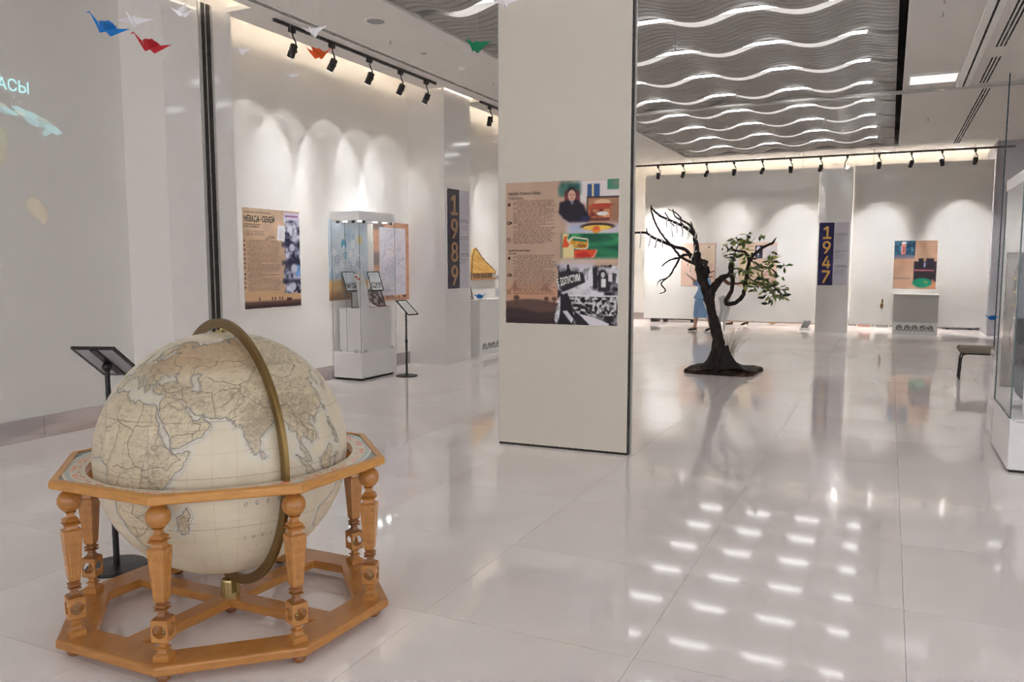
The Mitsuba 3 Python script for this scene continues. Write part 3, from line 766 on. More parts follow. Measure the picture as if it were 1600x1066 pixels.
obj('graticule', ribbons(grid, 0.0011, RS - 0.0003), 'mat_grid', ball)
obj('tropics', ribbons([[(x, y) for x in np.linspace(-180, 180, 200)] for y in (-23.45, 0, 23.45, 66.5)], 0.002, RS - 0.0001), 'mat_hatch', ball)
# relief hachures and small print
rr = np.random.default_rng(3)
RANGES = [((38, 9), 5, 6, 260), ((36, 0), 3, 5, 120), ((34, -6), 4, 6, 90), ((84, 29), 9, 1.6, 220), ((74, 36), 5, 3, 160), ((52, 33), 6, 4, 160), ((40, 39), 8, 2, 200), ((22, 42), 6, 3, 150), ((100, 27), 6, 5, 280), ((110, 28), 7, 5, 260), ((98, 38), 12, 3, 160), ((90, 50), 9, 3, 160), ((77, 16), 3.5, 6, 420), ((80, 23), 5, 3, 260), ((104, 16), 3.5, 6, 220), ((121, 14), 1.6, 5, 110), ((115, 52), 14, 6, 240), ((62, 58), 26, 5, 280), ((110, 62), 20, 6, 200), ((30, -16), 7, 8, 150), ((20, 2), 9, 8, 110), ((10, 28), 12, 8, 90), ((46, 25), 7, 6, 110), ((102, 0), 2, 3, 60), ((113, 1), 2.5, 2.5, 70), ((46.8, -18.5), 1, 3, 70), ((14, 50), 10, 4, 200)]
hat = []
for (cx, cy), sx, sy, n in RANGES:
    c = np.stack([rr.normal(cx, sx, n), rr.normal(cy, sy, n)], 1)
    ok = shapely.contains_xy(land, c[:, 0], c[:, 1])
    for x, y in c[ok]:
        m_ = rr.integers(3, 6)
        st = np.cumsum(rr.normal(0, 0.42, (m_, 2)) + rr.choice([-1, 1]) * np.array([0.35, 0.1]), 0)
        hat.append(np.vstack([[x, y], [x, y] + st]))
obj('relief_marks', ribbons(hat, 0.0013, RS), 'mat_hatch', ball)
dash = []
for _ in range(620):
    x, y = rr.uniform(-12, 145), rr.uniform(-35, 68)
    if shapely.contains_xy(land, x, y) and abs(y) < 75:
        for q in range(rr.integers(3, 9)):
            dash.append([(x + 0.62 * q, y), (x + 0.62 * q + 0.36, y + 0.05)])
obj('place_names', ribbons(dash, 0.0022, RS), 'mat_hatch', ball)
for q in ('relief_marks', 'place_names', 'graticule'):
    tag(ball + '__' + q, kind='stuff')


def globe_text(txt, lon0, lat0, step, h, tilt=0.2, slope=0.0):
    out = []
    for q, ch in enumerate(txt):
        if ch == ' ':
            continue
        m = letters(ch, h, depth=0.0004, center=True)
        m.vertices[:, 0] += tilt * m.vertices[:, 1]
        p = on_globe((lon0 + step * q, lat0 + slope * q))
        e = on_globe((lon0 + step * q + 0.1, lat0 + slope * (q + 0.1))) - p
        m.apply_transform(frame(np.array([GC[0], GC[1], GZ]) + p * RS, e, np.cross(p, e / np.linalg.norm(e))))
        out.append(m)
    return cat(*out)


obj('lettering', cat(globe_text('INDIAN', 73, -31, 4.4, 0.015, slope=0.2), globe_text('OCEAN', 73, -13.5, 4.8, 0.017, slope=0.15), globe_text('ARABIA', 44, 22.5, 1.5, 0.006), globe_text('EGYPT', 27, 26, 1.3, 0.006), globe_text('SUDAN', 25, 13, 2.0, 0.006), globe_text('SAHARA', 5, 23, 3, 0.007), globe_text('PERSIA', 52, 32, 1.5, 0.006), globe_text('INDIA', 76, 22.5, 1.6, 0.006)), 'mat_ink_grey', ball)

# brass meridian in the plane of 88 degrees east
maz = math.radians(-22.0)
md = np.array([math.cos(maz), math.sin(maz), 0])
mn = np.array([-md[1], md[0], 0])
tt = np.linspace(0, 2 * PI, 145)
sec = [(0.572, -0.011), (0.610, -0.011), (0.614, -0.008), (0.614, 0.008), (0.610, 0.011), (0.572, 0.011)]
mv = np.array([[GC + [0, 0, GZ] + (md * math.cos(t) + np.array([0, 0, 1.0]) * math.sin(t)) * r + mn * w for r, w in sec] for t in tt[:-1]]).reshape(-1, 3)
mf = []
for i in range(144):
    for j in range(6):
        p, q, r_, s_ = i * 6 + j, i * 6 + (j + 1) % 6, ((i + 1) % 144) * 6 + j, ((i + 1) % 144) * 6 + (j + 1) % 6
        mf += [[p, r_, q], [q, r_, s_]]
mm = trimesh.Trimesh(mv, np.array(mf), process=False)
if mm.volume < 0:
    mm.invert()
obj('meridian_ring', mm, 'mat_brass', globe, smooth=25, label='brass meridian ring')
obj('axis_pin', cat(cyl(GC + [0, 0, GZ + GR - 0.002], GC + [0, 0, GZ + 0.60], 0.007, 12), cyl(GC + [0, 0, GZ - GR + 0.002], GC + [0, 0, GZ - 0.60], 0.007, 12)), 'mat_brass_bright', globe)
obj('axis_collar', cat(lathe([(0, 0), (0.03, 0), (0.024, 0.012), (0, 0.014)], 24, GC + [0, 0, GZ + GR - 0.002]), lathe([(0, -0.014), (0.02, -0.012), (0.026, 0), (0, 0)], 24, GC + [0, 0, GZ - GR + 0.002])), 'mat_brass_bright', globe)

# horizon table
ZR = 0.765


def bevel_ring(R, ri, z0, z1, b):
    P = []
    for z, d in ((z0, b), (z0 + b * 0.6, 0.0), (z1 - b, 0.0), (z1 - b * 0.35, b * 0.3), (z1, b)):
        P += [[*corner(k, R - d), z] for k in range(8)]
    return m3.Manifold.hull_points(np.array(P)) - ri


hole = tomani(trimesh.creation.cylinder(0.578, 0.3, sections=96, transform=shift(GC[0], GC[1], ZR)))
rim_in = tomani(extrude(octagon(0.712), ZR - 0.006, ZR + 0.1))
hr = obj('horizon_table', man(bevel_ring(0.749, hole + rim_in, ZR - 0.040, ZR, 0.012)), 'mat_wood_rim', globe, smooth=20)
na, nr = 720, 34
ang = np.linspace(0, 2 * PI, na + 1)
bound = np.array(octagon(0.7125).exterior.coords)
oc = octagon(0.7125)
rad = []
for t in ang:
    d = np.array([math.cos(t), math.sin(t)])
    L = LineString([GC[:2], GC[:2] + 2 * d]).intersection(oc.exterior)
    rad.append(np.hypot(L.x - GC[0], L.y - GC[1]))
rad = np.array(rad)
fr = np.linspace(0, 1, nr)
Rg = 0.578 + (rad[None, :] - 0.578) * fr[:, None]
pv = np.stack([GC[0] + Rg * np.cos(ang), GC[1] + Rg * np.sin(ang), np.full_like(Rg, ZR - 0.0055)], -1).reshape(-1, 3)
Rr = Rg.reshape(-1)
aa = np.tile(ang, nr)
pc = np.ones((len(Rr), 3)) * [112, 120, 118]
pc[Rr < 0.668] = [168, 172, 164]
pc[(Rr < 0.664) & (Rr > 0.658)] = [205, 200, 186]
pc[Rr < 0.638] = [196, 186, 164]
wob = meshkit.noise(np.stack([aa * 60, Rr * 220, aa * 0], -1), 5)
ink = ((Rr < 0.632) & (Rr > 0.612) & (wob > 0.5) & (np.sin(aa * 24) > -0.55))
pc[ink] = [214, 112, 84]
ink2 = (Rr < 0.607) & (Rr > 0.592) & (wob > 0.55) & (np.sin(aa * 40 + 1) > -0.4)
pc[ink2] = [196, 126, 98]
i, j = np.meshgrid(np.arange(nr - 1), np.arange(na), indexing='ij')
a = (i * (na + 1) + j).ravel()
pf = np.vstack([np.stack([a, a + na + 1, a + 1], 1), np.stack([a + 1, a + na + 1, a + na + 2], 1)])
obj('printed_ring', trimesh.Trimesh(pv, pf, process=False), 'mat_vcol_gloss', hr, smooth=True, color=lin(pc), label='grey green printed ring with red lettering')
pb = trimesh.creation.annulus(0.5781, 0.581, 0.036, sections=96, transform=shift(GC[0], GC[1], ZR - 0.024))
obj('lining', pb, 'mat_wood_dark', hr)

# base frame: octagon of boards, a cross of two boards, nine ball feet
ZF = 0.087
inner = tomani(extrude(octagon(0.595), -0.1, 0.3))
bf = obj('base_frame', man(bevel_ring(0.755, inner, ZF - 0.042, ZF, 0.010)), 'mat_wood', globe, smooth=20)
mids = [(corner(k, 0.64) + corner(k + 1, 0.64)) / 2 for k in (0, 2, 4, 6)]
for p, q in ((mids[0], mids[2]), (mids[1], mids[3])):
    d = (q - p) / np.linalg.norm(q - p)
    L = np.linalg.norm(q - p)
    obj('crossbeam', moved(box(0, L, -0.048, 0.048, -0.041, -0.0006, 0.006), shift(p[0], p[1], ZF) @ rotz(math.atan2(d[1], d[0]))), 'mat_wood', globe)
foot = lathe([(0, 0), (0.016, 0.001), (0.026, 0.010), (0.029, 0.022), (0.025, 0.034), (0.016, 0.041), (0.016, 0.047), (0, 0.047)], 24)
fd = mikit.ply(foot, 'mat_wood_dark', smooth=40)
for k in range(8):
    c = corner(k, 0.685)
    obj('foot', fd, None, globe, m=shift(c[0], c[1], 0))
obj('foot', fd, None, globe, m=shift(GC[0], GC[1], 0))
hub = tomani(lathe([(0, 0), (0.043, 0), (0.043, 0.070), (0.038, 0.082), (0.02, 0.088), (0, 0.088)], 36)) - tomani(moved(box(-0.1, 0.1, -0.0125, 0.0125, 0.022, 0.2), rotz(maz)))
obj('hub', moved(man(hub), shift(GC[0], GC[1], ZF - 0.0006)), 'mat_brass_bright', globe, smooth=30, label='brass hub carrying the meridian ring')

# eight turned posts
zt = ZR - 0.040 - ZF
prof_foot = [(0, 0.031), (0.022, 0.031), (0.026, 0.026), (0.030, 0.020), (0.040, 0.014), (0.044, 0.022), (0.048, 0.022), (0.053, 0.013), (0.064, 0.013), (0.074, 0.020)]
prof_neck = [(0.172, 0.030), (0.180, 0.018), (0.192, 0.012), (0.200, 0.012), (0.203, 0.023), (0.208, 0.023), (0.212, 0.014), (0.217, 0.023), (0.223, 0.023), (0.230, 0.014), (0.238, 0.020)]
prof_shaft = [(0.2385, 0.0205), (0.246, 0.0225), (0.442, 0.0345), (0.456, 0.0345)]
prof_cap = [(0.4561, 0.030), (0.462, 0.024), (0.474, 0.021), (0.480, 0.030), (0.486, 0.033), (0.489, 0.020), (0.497, 0.030), (0.501, 0.026), (0.512, 0.014), (0.526, 0.013), (0.534, 0.020)]
ballc = 0.580
cubeb = tomani(box(-0.034, 0.034, -0.034, 0.034, 0.078, 0.170, 0.003))
for axis in ([0, 1, 0], [1, 0, 0]):
    c_ = trimesh.creation.cylinder(0.0272, 0.2, sections=28)
    c_.apply_transform(trimesh.geometry.align_vectors([0, 0, 1], axis))
    c_.apply_translation([0, 0, 0.124])
    cubeb -= tomani(c_)
P_ = {
    'plinth': mikit.ply(square_loft(prof_foot), 'mat_wood'),
    'cube': mikit.ply(cat(man(cubeb), square_loft([(0.0741, 0.020), (0.079, 0.030)])), 'mat_wood', smooth=30),
    'neck': mikit.ply(square_loft(prof_neck), 'mat_wood_dark'),
    'shaft': mikit.ply(square_loft(prof_shaft), 'mat_wood'),
    'cap': mikit.ply(square_loft(prof_cap), 'mat_wood'),
    'ball': mikit.ply(cat(trimesh.creation.icosphere(4, 0.0475).apply_translation([0, 0, ballc]) or 0, cyl((0, 0, 0.62), (0, 0, zt), 0.017, 16)) if 0 else cat(moved(trimesh.creation.icosphere(4, 0.0475), shift(0, 0, ballc)), cyl((0, 0, 0.62), (0, 0, zt), 0.017, 16)), 'mat_wood', smooth=30),
    'pin': mikit.ply(cat(cyl((0, 0, 0.079), (0, 0, 0.169), 0.0022, 8), moved(trimesh.creation.icosphere(2, 0.006), shift(0, 0, 0.108))), 'mat_brass_bright', smooth=30),
}
inl = []
for q in range(4):
    pts = []
    for x, z in [(-0.56, 0.262), (-0.62, 0.405), (-0.56, 0.420), (-0.42, 0.424), (-0.2, 0.440), (0, 0.446), (0.2, 0.440), (0.42, 0.424), (0.56, 0.420), (0.62, 0.405), (0.56, 0.262), (-0.56, 0.262)]:
        hw = 0.0225 + (z - 0.246) / 0.196 * 0.012
        pts.append((x * hw, -hw - 0.0002, z))
    inl.append(moved(tube(pts, 0.0005, 5), rotz(q * PI / 2)))
P_['inlay'] = mikit.ply(cat(*inl), 'mat_inlay')
for k in range(8):
    c = corner(k, 0.672)
    M = shift(c[0], c[1], ZF) @ rotz(TH0 + k * PI / 4)
    post = fresh(globe + '__post')
    for part in ('plinth', 'cube', 'neck', 'shaft', 'cap', 'ball', 'pin', 'inlay'):
        obj(part, P_[part], None, post, m=M)

# ------------------------------------------------------------------ posters and signs
RY, RX = (0, 1, 0), (1, 0, 0)                    # reading direction on walls facing +x and on walls facing -y
PAPER = (196, 158, 132)
# poster on the partition panel
p = Print(250, 320, (188, 158, 138), 1)
p.mottle(0.07, 5, 6)
p.rect(0, 0.70, 1, 0.86, (190, 150, 120), 0.12, 0.55)
p.rect(0.0, 0.74, 0.6, 0.83, (194, 138, 108), 0.06, 0.5)
p.put(np.clip((p.v - 0.835 + 0.02 * np.sin(p.u * 7)) * 60, 0, 1) * (p.u < 0.62), (96, 72, 66))
p.put(np.clip((p.v - 0.89 + 0.015 * np.sin(p.u * 11 + 1)) * 40, 0, 1) * (p.u < 0.66), (64, 48, 48))
p.put(np.clip((p.v - 0.95) * 20, 0, 1) * (p.u < 0.7), (50, 38, 40))
for x, s in ((0.10, 1.2), (0.375, 1), (0.445, 1)):
    p.ell(x, 0.845 - 0.025 * s, 0.022 * s, 0.014 * s, (70, 46, 40), 0.6, 0.8)
    p.rect(x - 0.004, 0.835, x + 0.004, 0.865, (70, 46, 40), 0.004, 0.8)
for x, y in ((0.09, 0.745), (0.37, 0.75)):
    p.poly([(x - 0.06, y + 0.01), (x - 0.01, y - 0.03), (x + 0.005, y - 0.045), (x + 0.02, y), (x + 0.07, y + 0.015), (x, y + 0.018)], (140, 100, 84), 0.55, 1.0)
INKP = (86, 60, 54)
p.lines(0.07, 0.465, 0.128, 0.435, 26, INKP, 0.62, 0.5, (0, 3, 6, 14, 17))
p.lines(0.07, 0.465, 0.512, 0.795, 24, INKP, 0.62, 0.5, (0, 2, 6, 14))
for y, k in ((0.155, 0), (0.285, 1), (0.405, 2), (0.535, 0), (0.655, 1), (0.775, 2)):
    if k == 0:
        p.ell(0.032, y, 0.012, 0.012, (60, 26, 26), 0.3)
    elif k == 1:
        p.ell(0.03, y, 0.016, 0.012, (66, 34, 30), 0.3)
        p.ell(0.03, y, 0.008, 0.006, PAPER, 0.3)
        p.poly([(0.045, y - 0.012), (0.062, y), (0.045, y + 0.01)], (66, 34, 30))
    else:
        p.curve([(0.015, y - 0.012), (0.045, y - 0.012), (0.045, y + 0.012), (0.015, y + 0.012), (0.015, y - 0.012)], 0.003, (110, 80, 72))
        p.ell(0.03, y, 0.006, 0.005, (110, 80, 72), 0.3)
# colour picture of a seated man in a dark coat before paintings
p.rect(0.60, 0.0, 1.01, 0.16, (218, 208, 206), 0.03)
p.rect(0.49, 0.015, 0.67, 0.10, (36, 84, 78), 0.04)
p.poly([(0.47, 0.05), (0.56, 0.02), (0.56, 0.09), (0.49, 0.11)], (70, 118, 108), 0.8, 2)
p.rect(0.73, 0.03, 0.835, 0.30, (52, 84, 132), 0.01)
p.rect(0.768, 0.03, 0.785, 0.13, (214, 200, 150), 0.006)
p.rect(0.90, 0.0, 1.01, 0.07, (60, 128, 106), 0.01)
p.rect(0.94, 0.0, 1.01, 0.06, (150, 138, 120), 0.05, 0.6)
p.rect(0.725, 0.115, 1.01, 0.29, (52, 40, 42), 0.006)
p.rect(0.735, 0.125, 1.01, 0.30, (176, 124, 92), 0.012)
p.ell(0.86, 0.155, 0.07, 0.02, (214, 176, 142), 0.2)
p.ell(0.86, 0.175, 0.10, 0.012, (178, 62, 44), 0.3)
p.rect(0.745, 0.18, 0.93, 0.26, (176, 74, 50), 0.02)
p.photo(0.75, 0.20, 0.92, 0.255, 4, 26, (120, 40, 30), (226, 170, 120))
p.ell(0.86, 0.232, 0.05, 0.014, (226, 220, 214), 0.4)
p.rect(0.93, 0.14, 1.01, 0.30, (150, 112, 90), 0.04, 0.7)
p.rect(0.74, 0.262, 0.92, 0.28, (92, 40, 36), 0.01, 0.8)
p.poly([(0.53, 0.075), (0.56, 0.06), (0.66, 0.07), (0.67, 0.16), (0.53, 0.16)], (104, 40, 46), 0.9, 1)
p.poly([(0.48, 0.22), (0.49, 0.15), (0.56, 0.135), (0.64, 0.135), (0.70, 0.17), (0.72, 0.21), (0.76, 0.26), (0.74, 0.285), (0.66, 0.29), (0.58, 0.29), (0.52, 0.26)], (36, 30, 42), 1, 1.2)
p.poly([(0.68, 0.24), (0.76, 0.255), (0.74, 0.285), (0.67, 0.285)], (48, 40, 84), 0.8, 1)
p.poly([(0.50, 0.24), (0.56, 0.30), (0.57, 0.32), (0.48, 0.25)], (170, 150, 178), 0.5, 2)
p.ell(0.593, 0.075, 0.036, 0.03, (46, 40, 42), 0.25)
p.ell(0.595, 0.105, 0.034, 0.040, (206, 158, 142), 0.2)
p.ell(0.583, 0.098, 0.007, 0.003, (80, 54, 50), 0.5)
p.ell(0.609, 0.098, 0.007, 0.003, (80, 54, 50), 0.5)
p.ell(0.597, 0.108, 0.004, 0.008, (184, 134, 118), 0.5)
p.ell(0.598, 0.124, 0.011, 0.003, (150, 84, 80), 0.5)
p.poly([(0.575, 0.14), (0.615, 0.14), (0.60, 0.17)], (118, 112, 140))
# painted cloud over a green field
p.rect(0.55, 0.30, 1.01, 0.40, (206, 200, 212), 0.05, 0.9)
p.rect(0.58, 0.30, 0.70, 0.35, (150, 170, 206), 0.05, 0.7)
p.ell(0.82, 0.318, 0.145, 0.024, (60, 40, 34), 0.25)
p.ell(0.815, 0.327, 0.125, 0.018, (236, 196, 92), 0.25)
p.ell(0.81, 0.335, 0.03, 0.02, (222, 106, 48), 0.4)
p.poly([(0.765, 0.345), (0.86, 0.345), (0.83, 0.357), (0.83, 0.37), (0.78, 0.37), (0.785, 0.357)], (232, 140, 66), 1, 0.6)
p.rect(0.52, 0.365, 1.01, 0.545, (40, 124, 84), 0.012)
p.put((p.n(4, 26, 7) - 0.42) * 3 * ((p.u > 0.55) & (p.v > 0.37) & (p.v < 0.54)), (26, 84, 62))
p.put((p.n(5, 16, 8) - 0.5) * 4 * ((p.u > 0.6) & (p.v > 0.37) & (p.v < 0.45)), (72, 160, 96))
p.poly([(0.51, 0.365), (0.575, 0.365), (0.56, 0.40), (0.62, 0.46), (0.62, 0.54), (0.51, 0.54)], (226, 206, 150), 1, 1)
p.poly([(0.515, 0.46), (0.53, 0.39), (0.56, 0.378), (0.55, 0.41), (0.58, 0.44), (0.56, 0.46)], (222, 84, 40), 1, 0.8)
p.poly([(0.56, 0.415), (0.60, 0.385), (0.74, 0.40), (0.745, 0.46), (0.72, 0.478), (0.63, 0.47)], (232, 222, 204), 1, 0.6)
p.poly([(0.60, 0.395), (0.735, 0.408), (0.735, 0.455), (0.71, 0.47), (0.63, 0.462), (0.58, 0.43)], (214, 150, 48), 1, 0.5)
p.poly([(0.61, 0.395), (0.73, 0.408), (0.73, 0.425), (0.60, 0.412)], (48, 112, 84), 1, 0.4)
p.photo(0.61, 0.428, 0.72, 0.462, 11, 40, (150, 90, 30), (240, 200, 90))
p.poly([(0.62, 0.475), (0.82, 0.475), (0.80, 0.53), (0.62, 0.535)], (214, 76, 44), 1, 0.6)
p.poly([(0.64, 0.505), (0.72, 0.49), (0.78, 0.53), (0.64, 0.54)], (190, 44, 36), 1, 0.8)
p.curve([(0.815, 0.48), (0.80, 0.51), (0.77, 0.535)], 0.004, (236, 180, 150))
p.rect(0.50, 0.362, 0.52, 0.54, (90, 104, 84), 0.02, 0.6)
p.rect(0.5, 0.535, 1.01, 0.57, (204, 172, 152), 0.03)
# black and white crowd pictures
p.photo(0.47, 0.585, 1.0, 1.0, 21, 14, (30, 28, 34), (222, 218, 224), 0.10, 2.2)
p.rect(0.48, 0.56, 0.80, 0.62, (204, 198, 206), 0.05, 0.9)
p.poly([(0.49, 0.64), (0.56, 0.62), (0.70, 0.635), (0.72, 0.70), (0.60, 0.745), (0.50, 0.755), (0.48, 0.70)], (40, 38, 44), 1, 0.8)
p.poly([(0.55, 0.63), (0.56, 0.575), (0.575, 0.58), (0.59, 0.63)], (30, 28, 32))
p.poly([(0.745, 0.62), (0.775, 0.585), (0.79, 0.72), (0.745, 0.73)], (222, 220, 226))
p.rect(0.785, 0.60, 0.82, 0.745, (36, 34, 40), 0.006)
p.rect(0.83, 0.66, 0.935, 0.765, (44, 42, 48), 0.02)
p.ell(0.868, 0.635, 0.03, 0.022, (44, 42, 46), 0.3)
p.ell(0.87, 0.65, 0.018, 0.02, (196, 190, 194), 0.3)
p.rect(0.855, 0.675, 0.895, 0.735, (226, 224, 228), 0.01)
for x, y in ((0.935, 0.625), (0.97, 0.62), (1.0, 0.64)):
    p.ell(x, y, 0.016, 0.016, (210, 204, 206), 0.3)
    p.rect(x - 0.02, y + 0.018, x + 0.02, y + 0.07, (60, 58, 64) if x == 0.97 else (214, 210, 214), 0.01)
p.poly([(0.50, 0.775), (0.60, 0.745), (0.74, 0.755), (0.80, 0.80), (0.55, 0.80)], (214, 210, 216), 0.9, 1)
p.photo(0.55, 0.80, 0.99, 0.93, 31, 48, (24, 24, 28), (206, 202, 206), 0, 3.0)
p.rect(0.55, 0.79, 1.0, 0.80, (224, 222, 226), 0.01)
p.poly([(0.50, 0.80), (0.56, 0.775), (0.60, 0.85), (0.62, 0.93), (0.62, 1.0), (0.48, 1.0), (0.50, 0.90)], (34, 32, 38), 1, 0.8)
p.poly([(0.52, 0.905), (0.56, 0.90), (0.62, 0.96), (0.60, 0.99)], (206, 202, 208), 1, 0.6)
p.poly([(0.66, 0.92), (0.78, 0.94), (0.93, 0.985), (0.92, 1.0), (0.76, 1.0)], (216, 212, 218), 1, 0.6)
p.poly([(0.62, 0.90), (0.66, 0.92), (0.76, 1.0), (0.64, 1.0)], (40, 38, 44), 1, 0.5)
p.rect(0.0, 0, 1, 1, (190, 150, 124), 0, 0.0)
o = PM @ np.array([0.072, -0.0005, 1.115, 1])
t, M = poster('poster', 'biographical poster with a seated man and crowd pictures on the cream partition panel', o[:3], PM[:3, 0], 1.03, 1.238, p)
for txt, x, y, h, w in [('Кәріпбек Тентайұлы Күйіков', 0.024, 1.130, 0.026, 0.30), ('19.03.1968 ж.', 0.024, 1.090, 0.024, 0.145), ('Карипбек Тентаевич Куюков', 0.024, 0.637, 0.016, 0.20), ('19.03.1968 г.', 0.024, 0.610, 0.014, 0.085)]:
    obj('heading', moved(letters(txt, h, True, 0.0008, w), M @ shift(x, y, 0)), 'mat_ink', t)
bn = letters('Е ДОПУСТИМ', 0.062, True, 0.0006, 0.215)
obj('banner_lettering', moved(bn, M @ shift(0.49, 0.335, 0) @ rotz(math.radians(13))), 'mat_white', t)

# first gallery poster
p = Print(130, 160, (190, 160, 136), 2)
p.mottle(0.10, 5, 6)
p.rect(0, 0, 0.35, 0.8, (202, 176, 146), 0.4, 0.5)
p.rect(0, 0.82, 1, 0.93, (192, 152, 110), 0.08, 0.7)
p.put(np.clip((p.v - 0.915) * 40, 0, 1), (92, 64, 58))
p.put(np.clip((p.v - 0.95) * 30, 0, 1), (50, 34, 38))
INKP = (104, 78, 64)
p.lines(0.03, 0.50, 0.035, 0.06, 1, INKP, 0.7, 0.6)
p.lines(0.02, 0.32, 0.155, 0.20, 2, (84, 60, 50), 0.75, 0.6)
p.lines(0.05, 0.38, 0.225, 0.275, 3, INKP, 0.6, 0.5)
p.lines(0.07, 0.63, 0.315, 0.83, 30, INKP, 0.62, 0.5, (0, 5, 9, 12, 19, 24))
for i in range(11):
    y = 0.325 + i * 0.044 + (0.02 if i > 6 else 0)
    p.ell(0.022, y, 0.013, 0.010, (120, 44, 40) if i % 3 == 0 else (70, 40, 36), 0.4)
p.curve([(0.38, 0.30), (0.44, 0.275), (0.52, 0.275)], 0.004, (110, 84, 72))
p.curve([(0.38, 0.315), (0.47, 0.292), (0.54, 0.285)], 0.004, (110, 84, 72))
p.photo(0.70, 0.06, 1.0, 0.86, 9, 12, (22, 24, 44), (206, 206, 222), 0.14, 2.4)
p.rect(0.71, 0.02, 1.0, 0.10, (196, 188, 208), 0.02)
p.rect(0.73, 0.05, 0.97, 0.065, (110, 50, 100), 0.01, 0.8)
p.rect(0.90, 0.56, 0.99, 0.68, (80, 140, 200), 0.03, 0.8)
for y in (0.33, 0.52, 0.71):
    p.rect(0.66, y, 1.0, y + 0.045, (30, 30, 56), 0.03, 0.8)
for x, y, r in ((0.85, 0.38, 0.05), (0.88, 0.60, 0.06), (0.86, 0.79, 0.05), (0.78, 0.15, 0.03), (0.90, 0.16, 0.03)):
    p.ell(x, y, r, r * 0.8, (190, 190, 206), 0.5)
p.poly([(0.60, 0.15), (0.735, 0.16), (0.715, 0.32), (0.575, 0.31)], (226, 224, 230))
p.lines(0.62, 0.71, 0.20, 0.30, 6, (170, 166, 176), 0.7, 0.4)
for x in (0.25, 0.47, 0.52, 0.60, 0.65):
    p.ell(x, 0.905, 0.012, 0.018, (84, 56, 50), 0.6)
p.rect(0.73, 0.905, 0.82, 0.935, (70, 40, 36), 0.01)
t, M = poster('poster', 'tan poster headed НЕВАДА-СЕМЕЙ on the gallery wall behind the globe', (XG, 7.395, 1.085), RY, 1.03, 1.235, p)
obj('heading', moved(letters('НЕВАДА-СЕМЕЙ', 0.072, True, 0.001, 0.53), M @ shift(0.02, 1.072, 0)), 'mat_ink', t)

# ornament poster behind the showcase
p = Print(120, 150, (196, 208, 218), 3)
p.mottle(0.06, 4, 5)
p.rect(0, 0.66, 1, 0.76, (150, 170, 190), 0.1, 0.8)
p.put(np.clip((p.v - 0.72 + 0.03 * (p.n(8, 8, 3) - 0.5)) * 16, 0, 1), (196, 160, 104))
p.put(np.clip((p.v - 0.86 + 0.1 * (p.n(6, 6, 4) - 0.5)) * 10, 0, 1), (142, 100, 66))
p.rect(0.42, 0.12, 0.58, 0.26, (150, 176, 204), 0.12, 0.7)


def spiral(cx, cy, r, turns, a0, s=1):
    q = np.linspace(0, 1, 26)
    return [(cx + r * (1 - 0.85 * k) * math.cos(a0 + s * turns * 2 * PI * k), cy + 0.8 * r * (1 - 0.85 * k) * math.sin(a0 + s * turns * 2 * PI * k)) for k in q]


ro = np.random.default_rng(9)
for i, (cx, cy, r) in enumerate([(0.22, 0.50, 0.08), (0.33, 0.58, 0.07), (0.62, 0.50, 0.08), (0.52, 0.58, 0.07), (0.60, 0.30, 0.06), (0.70, 0.40, 0.07), (0.72, 0.55, 0.06), (0.20, 0.63, 0.06), (0.16, 0.40, 0.06), (0.28, 0.68, 0.05), (0.40, 0.70, 0.05), (0.52, 0.70, 0.05), (0.63, 0.68, 0.05), (0.55, 0.42, 0.05), (0.78, 0.66, 0.05), (0.64, 0.20, 0.05)]):
    p.curve(spiral(cx, cy, r, 1.4, i * 1.3, 1 if i % 2 else -1), 0.008, (236, 238, 240) if i % 3 else (150, 168, 188))
    q = np.linspace(0, 1, 8)
    p.curve([(cx + r * math.cos(i * 1.3) + 0.07 * k * math.cos(i + 1), cy + r * 0.8 * math.sin(i * 1.3) + 0.09 * k) for k in q], 0.007, (236, 238, 240))
for k in range(5):
    a = -PI / 2 + (k - 2) * 0.5
    p.ell(0.38 + 0.055 * math.cos(a), 0.35 + 0.075 * math.sin(a), 0.018 + 0.008 * (k == 2), 0.04, (60, 146, 178), 0.35)
p.curve(spiral(0.42, 0.43, 0.06, 1.2, 1, 1), 0.009, (60, 146, 178))
p.ell(0.78, 0.24, 0.07, 0.06, (206, 196, 150), 0.5)
t, M = poster('poster', 'blue and ochre poster with swirling ornament behind the glass showcase', (XG, 9.02, 1.12), RY, 0.93, 1.14, p)

# map poster
p = Print(110, 140, (190, 144, 118), 4)
p.put((p.n(5, 30, 2) - 0.4) * 2, (164, 112, 88))
p.rect(0.0, 0.03, 0.30, 0.10, (96, 92, 96), 0.04, 0.7)
p.rect(0.0, 0.38, 0.16, 0.55, (90, 84, 82), 0.05, 0.8)
p.photo(0.2, 0.92, 0.9, 0.97, 8, 20, (120, 76, 58), (214, 166, 130))
p.rect(0.16, 0.07, 0.90, 0.93, (214, 210, 220), 0.006)
for cx, cy, r in [(0.45, 0.58, 0.24), (0.5, 0.3, 0.2), (0.55, 0.5, 0.3)]:
    a = np.linspace(0, 2 * PI, 40)
    p.curve(list(zip(cx + r * np.cos(a) * (1 + 0.1 * np.sin(3 * a)), cy + r * np.sin(a))), 0.003, (168, 162, 182), 0.8)
for i in range(70):
    x, y = p.rng.uniform(0.2, 0.86), p.rng.uniform(0.1, 0.78)
    q = [(x, y)]
    for _ in range(4):
        x, y = np.clip(x + p.rng.normal(0, 0.05), 0.18, 0.88), np.clip(y + p.rng.normal(0, 0.03), 0.09, 0.9)
        q.append((x, y))
    p.curve(q, 0.0022, (156, 150, 170), 0.7)
p.lines(0.2, 0.45, 0.80, 0.90, 5, (140, 134, 150), 0.7, 0.3)
p.rect(0.55, 0.2, 0.62, 0.42, (222, 206, 214), 0.05, 0.8)
